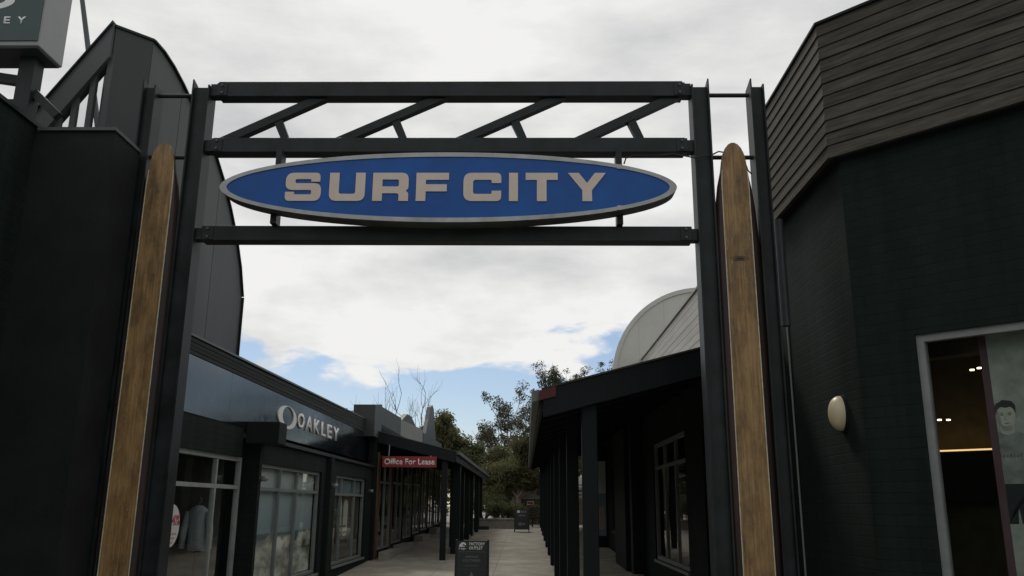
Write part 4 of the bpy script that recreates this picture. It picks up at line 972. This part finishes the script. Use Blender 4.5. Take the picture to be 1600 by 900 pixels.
fin([(673, 688), (679, 655), (682, 636), (685, 633), (687, 640), (688, 665), (691, 700), (672, 700)], 'tall pointed shark fin panel above the verandah roof')
B = MB(); p0, p1 = PX(652, 672, fx-.5), PX(678, 656, fx-.5); B.bar(p0, p1, .07, .1); p2 = PX(676, 690, fx-.5); B.bar(PX(656, 668, fx-.52), p2, .07, .1)
o = B.build('fin_brace', 'panel_light', base=tuple(p0)); tag(o, 'crossed light struts between the two roof fins', 'brace')
# red sign under the end fascia
a_, b_ = PY(598, 713, vy-.09), PY(682, 730.5, vy-.09)
RS = thing('lease_sign', ((a_.x+b_.x)/2, vy-.09, b_.z), 'red hanging sign reading Office For Lease under verandah end', 'sign')
MB().box(a_.x, b_.x, vy-.11, vy-.075, b_.z, a_.z).build('panel', 'sign_red', RS, bevel=.004)
ht = a_.z-b_.z
put_text('lettering', 'Office For Lease', 'white_letter', RS, ((a_.x+b_.x)/2, vy-.1105, b_.z+ht*.24), (1, 0, 0), (0, 0, 1), ht*.56, (b_.x-a_.x)*.93, bold=.018, center=True)
for x in (a_.x+.16, b_.x-.16):
    B = MB(); zt = ez_+(x-ex_)*(rz_-ez_)/(rx_-ex_)-.26; B.tube([(x, vy-.09, a_.z-.01), (x, vy-.05, zt)], .012, 6); B.build('hanging_rod', 'alum', RS)
# white paper notice on the glass
c = PX(596, 756, vx+.14); MB().box(vx+.131, vx+.136, 22.0-.36, 22.0-.2, 1.75, 2.1)
o = MB().box(vx-.062, vx-.056, 23.1, 23.35, 1.75, 2.1).build('paper_notice', 'flyer', base=(vx-.06, 23.2, 1.75)); tag(o, 'white paper notice stuck inside first verandah shop window', 'notice')

#==================================================================== RIGHT VERANDAH BUILDING
RV = thing('verandah_building', (2.6, 24, gz(24)), 'long black verandah building with timber posts along the lane', 'building')
RW = 2.56
ea, eb = PY(846, 611, 9.5), PY(1100, 545, 9.5); es = (eb.z-ea.z)/(eb.x-ea.x); eX, eZ = ea.x, ea.z
oR = (RW, 9.4, 0); nR = (-1, 0, 0)
wr = (14.0, 17.6); wsill, wtop = .60, 2.82
wall('wall', 'dark_brick', RV, oR, LX, nR, 31.0, 0, 3.5, .2, [(wr[0]-9.4, wr[1]-9.4, wsill, wtop), (10.6-9.4, 12.6-9.4, .5, 2.7), (24-9.4, 26.2-9.4, .9, 2.8)])
window(RV, oR, LX, nR, wr[0]-9.4, wr[1]-9.4, wsill, wtop, mull=[15.2-9.4, 16.4-9.4], trans=[2.35], fw=.07, rec=.03, fm='alum_dull')
window(RV, oR, LX, nR, 10.6-9.4, 12.6-9.4, .5, 2.7, mull=[11.6-9.4], fw=.06, rec=.03, fm='steel')
window(RV, oR, LX, nR, 24-9.4, 26.2-9.4, .9, 2.8, mull=[25.1-9.4], fw=.06, rec=.03, fm='steel')
room(RV, (RW+.203, 9.6, 0), LX, nR, 0, 30, 0, 3, .05, 3.2, 'interior_pale')
MB().box(RW+.201, RW+6, 9.45, 40.3, 3.3, 3.45).build('roof_deck', 'render_dark', RV)
lprism('upper_wall', 'dark_brick', RW+.01, RW+.19, 9.42, 40.3, 3.40, eZ+(RW+.1-eX)*es-.055, 3.40, eZ+(RW+.1-eX)*es-.055+.55, RV)
MB().box(RW-.28, RW-.002, 19.0, 19.4, .2, 3.4).build('pier', 'render_dark', RV)
MB().box(RW-.30, RW-.002, 20.2, 22.6, .2, 3.4).build('pier', 'render_dark', RV)
rxe = RW+.1
def rroof(name, m, dz0, dz1, x0, x1, ya, yb, par=RV):
    zf = lambda x: eZ+(x-eX)*es
    rise_ = .55 if yb > 15 else 0
    B = MB(); B.add([(x0, ya, zf(x0)+dz0), (x1, ya, zf(x1)+dz0), (x1, ya, zf(x1)+dz1), (x0, ya, zf(x0)+dz1), (x0, yb, zf(x0)+dz0+rise_), (x1, yb, zf(x1)+dz0+rise_), (x1, yb, zf(x1)+dz1+rise_), (x0, yb, zf(x0)+dz1+rise_)],
                    [(0, 1, 2, 3), (7, 6, 5, 4), (0, 4, 5, 1), (1, 5, 6, 2), (2, 6, 7, 3), (3, 7, 4, 0)]); return B.build(name, m, par)
rroof('verandah_roof', 'steel', -.05, .0, eX, rxe, 9.5, 40)
rroof('end_fascia', 'post_paint', -.30, -.0, eX+.02, rxe, 9.42, 9.497)
rroof('roof_edge', 'bench_wood', .002, .022, eX, rxe, 9.40, 9.6)
rroof('red_end_cap', 'dull_red', -.11, -.002, eX-.03, eX+.16, 9.395, 9.417)
rroof('eave_fascia', 'post_paint', -.2, -.004, eX-.02, eX+.019, 9.5, 40)
rroof('gutter', 'alum_dull', -.10, .02, eX-.11, eX-.023, 9.46, 40)
zfR = lambda x, y: eZ+(x-eX)*es+.55*max(0, (y-9.5)/30.5)
for k in range(11):
    yy = 9.62+3.0*k; xx = PY(920, 620, 9.6).x if k == 0 else .66
    MB().box(xx-.085, xx+.085, yy-.085, yy+.085, gz(yy), zfR(xx, yy)-.055).build('post', 'post_paint', RV, bevel=.008)
for k in range(24):
    yy = 10.3+1.25*k
    MB().bar((eX+.03, yy, zfR(eX, yy)-.12), (RW-.03, yy, zfR(RW, yy)-.12), .05, .13).build('rafter', 'post_paint', RV)
# print in an alcove far along the right wall
MB().box(2.17, RW-.002, 27.7, 28.0, gz(27.7), 3.5).build('pier', 'render_dark', RV)
p_ = thing('hanging_poster', (2.3, 27.68, .6), 'tall narrow pale and orange poster on pier under right verandah', 'poster')
MB().box(2.19, 2.5, 27.68, 27.696, .7, 3.0).build('sheet', 'print_teal', p_); MB().box(2.19, 2.5, 27.672, 27.6795, 2.0, 3.0).build('pale_sky', 'print_pale', p_)
glyph('figure', [rounded([(-.12, -.4), (.08, -.42, .05), (.14, -.1, .05), (.06, .35, .06), (-.1, .2, .05)])], 'print_tan', p_, lambda a, v_, t_: (2.345+a, 27.679-t_, 1.3+v_), .003)

#==================================================================== CREAM VAULT BUILDING (behind the right verandah)
CV = thing('vaulted_hall', (4.4, 20, 0), 'cream barrel vaulted hall with corrugated iron roof slope', 'building')
cY_ = 20.0
pts = [PY(x, y, cY_) for x, y in ((960, 570), (1093, 444))]
ccx, ccz = PY(1102, 590, cY_).x, PY(1102, 590, cY_).z
R1 = ccx-pts[0].x+.02
def arc(r, a0, a1, n): return [(ccx-r*math.cos(a0+(a1-a0)*k/n), ccz+r*math.sin(a0+(a1-a0)*k/n)*1.0) for k in range(n+1)]
xs_ = [ccx-R1+R1*2*k/7 for k in range(8)]
for a, b in zip(xs_[:-1], xs_[1:]):
    sub = [a+.0012+(b-a-.0024)*k/8 for k in range(9)]
    pt = [(a+.0012, 3.72)]+[(x, ccz+math.sqrt(max(0, R1*R1-(x-ccx)**2))) for x in sub]+[(b-.0012, 3.72)]
    MB().prism(pt, 'y', cY_-.03, cY_).build('gable_sheet', 'cream', CV)
o_, i_ = arc(R1+.03, 0, math.pi, 48), arc(R1-.07, 0, math.pi, 48)
B = MB()
for k in range(48): B.prism([o_[k], o_[k+1], i_[k+1], i_[k]], 'y', cY_-.055, cY_-.032)
B.build('arch_trim', 'cream', CV)
B = MB(); n_ = 48; o1 = arc(R1, 0, math.pi, n_)
for k in range(n_): B.add([(o1[k][0], cY_+.001, o1[k][1]), (o1[k+1][0], cY_+.001, o1[k+1][1]), (o1[k+1][0], 20.5, o1[k+1][1]), (o1[k][0], 20.5, o1[k][1])], [(0, 1, 2, 3)])
B.build('vault_roof', 'cream_iron', CV)
# boarded upper side wall running along the lane in front of the gable
sw = PY(1003, 561, cY_-.05); swx, swz = sw.x, sw.z; nb_ = 11; zb0 = 3.5; bh_ = (swz-.03-zb0)/nb_
for k in range(nb_):
    z0_ = zb0+k*bh_; t0_ = .004+.002*((k*7) % 3)/2
    mk('wall_board', [(swx-t0_, 9.7, z0_+.002), (swx+.02, 9.7, z0_+.002), (swx+.02, cY_-.06, z0_+.002), (swx-t0_, cY_-.06, z0_+.002),
                      (swx-.002, 9.7, z0_+bh_), (swx+.02, 9.7, z0_+bh_), (swx+.02, cY_-.06, z0_+bh_), (swx-.002, cY_-.06, z0_+bh_)],
       [(0, 1, 2, 3), (7, 6, 5, 4), (0, 4, 5, 1), (1, 5, 6, 2), (2, 6, 7, 3), (3, 7, 4, 0)], 'cream_iron', CV)
MB().box(swx+.021, swx+.2, 9.7, cY_-.06, zb0, swz-.03).build('side_wall', 'cream_dark', CV)
MB().box(swx-.035, swx+.22, 9.68, cY_-.06, swz-.029, swz+.005).build('side_capping', 'cream_dark', CV)

#==================================================================== SANDWICH BOARDS
def sandwich(x, y, wd, h, label, near):
    g = gz(y)+.0135; T = thing('sandwich_board', (x, y, g), label, 'sign', 'sandwich boards in the lane')
    lean = .17
    up = Vector((0, lean, h)).normalized(); rt = Vector((1, 0, 0)); nf = rt.cross(up)     # front panel leans back
    f0 = Vector((x, y-lean, g))
    def panel(name, m, u0, u1, v0, v1, t0, t1, par=T):
        vs = [f0+rt*a+up*b+nf*c for c in (t0, t1) for b in (v0, v1) for a in (u0, u1)]
        return MB().add(vs, [(0, 2, 3, 1), (4, 5, 7, 6), (0, 1, 5, 4), (2, 6, 7, 3), (0, 4, 6, 2), (1, 3, 7, 5)]).build(name, m, par)
    Hh = math.hypot(lean, h)
    panel('front_panel', 'board_black', -wd/2+.02, wd/2-.02, .10, Hh-.02, -.02, 0)
    for s_ in (-1, 1):
        panel('front_leg', 'steel', s_*wd/2-.02, s_*wd/2+.02, 0.0, Hh, -.028, .006)
    upb = Vector((0, -lean, h)).normalized()
    for s_ in (-1, 1):
        MB().bar((x+s_*(wd/2-.001), y+lean, g), (x+s_*(wd/2-.001), y+.03, g+h), .038, .025).build('rear_leg', 'steel', T)
    B = MB(); c0 = Vector((x, y+lean*.9, g+.1)); c1 = Vector((x, y+.035, g+h-.02))
    B.add([c0-rt*(wd/2-.025), c0+rt*(wd/2-.025), c1+rt*(wd/2-.025), c1-rt*(wd/2-.025)], [(0, 1, 2, 3)]); B.add([q_+Vector((0, .012, 0)) for q_ in B.v[:4]], [(3, 2, 1, 0)]); B.build('rear_panel', 'board_black', T)
    def tx(s_, m, u, v_, hh, ww, center=True, bold=.015): return put_text('lettering', s_, m, T, f0+rt*u+up*v_+nf*.0005, rt, up, hh, ww, bold=bold, center=center, extrude=.002)
    def shape(nm, loops, m, u, v_): return glyph(nm, loops, m, T, lambda a, b, c: f0+rt*(u+a)+up*(v_+b)+nf*(c+.0006), .002)
    if near:
        shape('wave_logo', [rounded([(-.07, -.035), (-.05, .02, .03), (0, .055, .03), (.055, .04, .03), (.07, -.01, .02), (.045, -.005, .02), (.02, .015, .02), (-.01, .012, .02), (.01, -.012, .02), (.06, -.03, .01)])], 'white_letter', -.185, Hh-.095)
        tx('rip', 'white_letter', -.19, Hh-.178, .035, .13)
        panel('rule', 'grey_letter', -.10, -.097, Hh-.18, Hh-.045, .0006, .002)
        tx('FACTORY', 'white_letter', .09, Hh-.105, .058, .30, bold=.03); tx('OUTLET', 'white_letter', .07, Hh-.18, .058, .26, bold=.03)
        panel('rule', 'grey_letter', -.25, .25, Hh-.222, Hh-.217, .0006, .002)
        tx('APPAREL', 'grey_letter', 0, Hh-.335, .042, .26); tx('FOOTWEAR', 'grey_letter', 0, Hh-.405, .05, .33)
        for k in range(7): panel('faded_line', 'faint_letter', -.12+k*.035, -.12+k*.035+.024, Hh-.485, Hh-.455, .0006, .002)
        panel('rule', 'faint_letter', -.25, .25, Hh-.535, Hh-.53, .0006, .002)
        shape('arrow', [[Vector(q_) for q_ in ((0, .16), (.055, .04), (.03, .045), (.02, -.14), (-.02, -.14), (-.03, .045), (-.055, .04))]], 'grey_letter', 0, Hh-.74)
    else:
        panel('logo_patch', 'white_letter', -.19, -.08, Hh-.17, Hh-.07, .0006, .002)
        for k in range(3): panel('print_mark', 'grey_letter', -.05+k*.085, -.05+k*.085+.06, Hh-.17, Hh-.07-.02*(k % 2), .0006, .002)
        for k in range(5): panel('print_mark', 'grey_letter', -.14+k*.06, -.14+k*.06+.042, Hh-.31, Hh-.25+.015*(k % 2), .0006, .002)
        shape('arrow', [[Vector(q_) for q_ in ((-.16, 0), (-.04, .1), (-.04, .035), (.14, .035), (.14, -.035), (-.04, -.035), (-.04, -.1))]], 'grey_letter', 0, Hh-.62)
    return T
sandwich(-1.035, 16.75, .60, .88, 'black sandwich board reading FACTORY OUTLET APPAREL FOOTWEAR with up arrow', True)
sandwich(-.215, 35.9, .58, .92, 'black sandwich board with left arrow beside low garden wall', False)

#==================================================================== FAR END OF THE LANE
GW = thing('garden_wall', (-1.2, 37.6, gz(37.6)), 'low concrete garden wall across the lane end', 'wall')
gb = gz(37.6)
MB().box(-2.6, .0, 38.4, 38.8, gb, gb+.40).build('wall', 'kerb_concrete', GW); MB().box(-2.65, .04, 38.36, 38.84, gb+.401, gb+.46).build('coping', 'kerb_concrete', GW)
o = MB().box(-2.6, .0, 38.85, 46, gb+.1, gb+.34).build('planting_bed', 'soil'); struct(o)
o = MB().box(-2.05, -1.62, 37.3, 37.6, gz(37.4)+.004, gz(37.4)+.16).build('planter_box', 'board_black', base=(-1.83, 37.45, gz(37.4)), bevel=.012); tag(o, 'low black box on paving beside the far verandah post', 'planter')
BN = thing('park_bench', (.9, 40.2, gz(40)), 'dark slatted park bench behind the far sandwich board', 'bench')
for k in range(4): MB().box(.1, 1.7, 40.0+k*.11, 40.09+k*.11, 1.08, 1.115).build('seat_slat', 'bench_wood', BN)
for k in range(3): MB().box(.1, 1.7, 40.47, 40.51, 1.18+k*.13, 1.27+k*.13).build('back_slat', 'bench_wood', BN)
for x in (.25, .9, 1.55):
    MB().box(x-.03, x+.03, 40.05, 40.11, gz(40), 1.078).build('leg', 'steel', BN); MB().box(x-.03, x+.03, 40.515, 40.56, gz(40), 1.55).build('leg', 'steel', BN)
FN = thing('slat_fence', (1, 46, .65), 'grey horizontal slat fence over brown boards at lane end', 'fence')
for k in range(4): MB().box(-.35, 4.5, 46, 46.04, 2.02+k*.2, 2.13+k*.2).build('slat', 'fence_grey', FN)
for k in range(22): MB().box(-.35+k*.22, -.14+k*.22, 46.05, 46.08, .66, 1.95).build('board', 'fence_brown', FN)
for x in (-.35, .85, 2.05, 3.3, 4.5): MB().box(x-.05, x+.05, 45.9, 45.998, .65, 2.85).build('post', 'fence_grey', FN)
a_, b_ = PY(823, 783, 45.88), PY(834, 789, 45.88)
o = MB().box(a_.x, b_.x, 45.84, 45.89, b_.z, a_.z).build('notice_board', 'flyer', base=(a_.x, 45.86, b_.z)); tag(o, 'small white and red notice on slat fence', 'notice')
MB().box(a_.x+.04, b_.x-.04, 45.834, 45.839, b_.z+.05, a_.z-.05).build('print_band', 'sign_red', o)
KH = thing('garden_pavilion', (-.5, 50, .65), 'cream pavilion with pale pitched roof under the trees', 'building')
MB().box(-1.5, -.75, 50, 50.2, .65, 2.6).build('wall', 'cream', KH); MB().box(-1.5, 4, 50.4, 50.6, .65, 2.7).build('wall', 'cream_dark', KH)
MB().prism([(-1.7, 2.62), (4.4, 2.62), (1.2, 3.9)], 'y', 48.9, 53).build('roof', 'sail', KH)
for x in (-1.05, 4.1): MB().box(x-.09, x+.09, 49.1, 49.28, .65, 2.62).build('post', 'post_paint', KH)

#==================================================================== VEGETATION
rnd = random.Random(11)
def branch_path(p, d, L, n, wig, lift=0.0):
    pts = [Vector(p)]; d = Vector(d).normalized()
    for i in range(n):
        d = (d+Vector((rnd.uniform(-1, 1), rnd.uniform(-1, 1), rnd.uniform(-1, 1)))*wig+Vector((0, 0, lift))).normalized()
        pts.append(pts[-1]+d*(L/n))
    return pts, d
def leaves(B, c, r, n, s, droop=.3):
    for _ in range(n):
        while True:
            q_ = Vector((rnd.uniform(-1, 1), rnd.uniform(-1, 1), rnd.uniform(-1, 1)))
            if q_.length < 1: break
        p = c+Vector((q_.x*r, q_.y*r, q_.z*r*.7))
        d = Vector((rnd.uniform(-1, 1), rnd.uniform(-1, 1), rnd.uniform(-1, .5)-droop)).normalized(); sd_ = d.orthogonal().normalized()
        sd_ = (sd_*math.cos(rnd.random()*6)+d.cross(sd_)*math.sin(rnd.random()*6)); l = s*rnd.uniform(.6, 1.3)
        k = len(B.v); B.v += [p, p+d*l*.5+sd_*l*.2, p+d*l, p+d*l*.5-sd_*l*.2]; B.f.append((k, k+1, k+2, k+3))
def tree(name, base, H, lab, leafm, barkm, spread=.5, nlimb=6, clump=.8, nleaf=160, ls=.16, trunk_r=.12, bare=.0, first=.35, depth=2, lean=(0, 0), group=None, twig=.5):
    T = thing(name, base, lab, 'tree', group); TB, LB = MB(), MB()
    bx = Vector(base); pts, d = branch_path(bx, (lean[0], lean[1], 1), H*.75, 6, .12, .05)
    TB.tube(pts, [trunk_r*(1-.12*i) for i in range(len(pts))], 8)
    tips = []
    def grow(p, d, L, r, lev):
        ps, dd_ = branch_path(p, d, L, 4, .28, .10)
        TB.tube(ps, [r, r*.8, r*.62, r*.48, r*.34], 5 if lev else 6, cap=False)
        if lev >= depth: tips.append(ps[-1]); tips.append(ps[2]); return
        for k in range(rnd.randint(2, 3)+(1 if bare else 0)):
            a = rnd.choice(ps[2:]); nd = (dd_+Vector((rnd.uniform(-1, 1), rnd.uniform(-1, 1), rnd.uniform(-.3, .9)))*.75).normalized()
            grow(a, nd, L*rnd.uniform(.5, .75), r*.5, lev+1)
        tips.append(ps[-1])
    for k in range(nlimb):
        t_ = first+(1-first)*k/max(1, nlimb-1); i = min(len(pts)-1, int(t_*(len(pts)-1))); az = k*2.4+rnd.random()
        grow(pts[i], (math.cos(az)*spread*1.4, math.sin(az)*spread*1.4, .8), H*.36*rnd.uniform(.75, 1.15)*(1.15-t_*.4), trunk_r*.5*(1.1-t_*.4), 0 if depth > 1 else 1)
    TB.build('trunk', barkm, T, smooth=True)
    for p in tips:
        if rnd.random() < bare: continue
        leaves(LB, p, clump*rnd.uniform(.55, 1.1), int(nleaf*rnd.uniform(.6, 1.2)), ls)
    if LB.f: mk('crown', LB.v, LB.f, leafm, T)
    return T
def shrub(base, rx, rz, n, ls, lab, m, name='shrub'):
    T = thing(name, base, lab, 'shrub'); B, St = MB(), MB(); b0 = Vector(base)
    for k in range(9):
        az = rnd.random()*6.3; ps, _ = branch_path(b0, (math.cos(az)*.7, math.sin(az)*.7, 1), rz*1.3, 3, .2); St.tube(ps, [.03, .022, .015, .008], 5, cap=False)
        leaves(B, ps[-1], rx*.55, n//9, ls, 0)
        leaves(B, ps[2], rx*.5, n//12, ls, 0)
    St.build('stem', 'bark', T); mk('foliage', B.v, B.f, m, T); return T
g2 = .65
# bushy trees closing the lane
tree('bushy_tree', (-1.6, 47.5, g2), 3.5, 'dense olive green bushy tree over the garden wall', 'leaf_olive', 'bark', .8, 9, .72, 210, .17, .14, first=.25)
tree('bushy_tree', (-.55, 44.5, g2), 3.5, 'olive tree with leaning brown trunk by the pavilion', 'leaf_olive', 'bark', .85, 8, .6, 170, .16, .17, first=.5, lean=(.12, 0))
tree('bushy_tree', (-3.6, 50, g2), 3.7, 'dark green bushy tree behind the verandah end', 'leaf_dark', 'bark', .8, 9, .8, 220, .18, .14, first=.2)
tree('bushy_tree', (1.9, 52, g2), 3.7, 'olive green tree behind the slat fence', 'leaf_olive', 'bark', .8, 9, .8, 200, .18, .14, first=.25)
tree('gum_tree', (-1.25, 54, g2), 6.4, 'sparse gum tree with pale bare branches against blue sky', 'leaf_gum', 'bark_pale', .75, 10, .42, 85, .14, .17, bare=.42, first=.3)
tree('gum_tree', (2.0, 50, g2), 4.6, 'leafy gum tree behind gutter of the right verandah', 'leaf_gum', 'bark_pale', .6, 7, .45, 80, .14, .13, bare=.25, first=.4)
tree('conifer_tree', (-5.0, 50, g2), 5.0, 'dense green tree rising right behind the tall roof fin', 'leaf_olive', 'bark', .4, 10, .6, 200, .16, .14, first=.25)
tree('bare_tree', (-8.4, 47, g2), 7.0, 'leafless tree with fine upright twigs above the parapet', 'leaf_gum', 'bark_grey', .45, 9, .3, 10, .1, .10, bare=1.0, first=.3)
tree('bare_tree', (-6.6, 49, g2), 7.4, 'leafless forked tree between the parapet and roof fins', 'leaf_gum', 'bark_grey', .45, 8, .3, 10, .1, .10, bare=1.0, first=.35)
tree('bushy_tree', (-8.9, 41, g2), 4.6, 'olive treetop showing above the surf shop parapet', 'leaf_olive', 'bark', .5, 8, .5, 240, .14, .12, first=.45)
tree('gum_tree', (1.45, 43, g2), 6.7, 'gum tree whose sprays top the red roof end', 'leaf_gum', 'bark_grey', .3, 8, .32, 80, .11, .12, bare=.15, first=.5)
tree('gum_tree', (5.2, 44, g2), 6.7, 'gum tree showing beside the cream vault', 'leaf_gum', 'bark_grey', .5, 8, .35, 80, .11, .12, bare=.15, first=.5)
shrub((-1.5, 41.5, g2+.2), .6, .65, 1500, .11, 'dark leafy shrub in planting bed beside verandah end', 'leaf_dark')
shrub((-.7, 42.6, g2+.2), .6, .6, 1400, .11, 'leafy green shrub in planting bed by leaning trunk', 'leaf_olive')
shrub((-2.1, 43.2, g2+.2), .8, 1.0, 1800, .12, 'tall dark shrub at back of the planting bed', 'leaf_dark')
shrub((.1, 44.9, g2), .6, .7, 1200, .11, 'round green shrub against the brown fence boards', 'leaf_olive')
# far wood closing the horizon
B = MB(); r2 = random.Random(5)
for k in range(150):
    x = -110+220*k/149+r2.uniform(-1, 1); yb = 86+r2.uniform(-5, 8); h = r2.uniform(3.0, 5.2)
    c = Vector((x, yb, g2+h*.45))
    leaves(B, c, h*.62, 260, .5, 0)
o = mk('distant_wood', B.v, B.f, 'leaf_far'); o['kind'] = 'stuff'; o['label'] = 'distant band of dark trees'; o['category'] = 'trees'
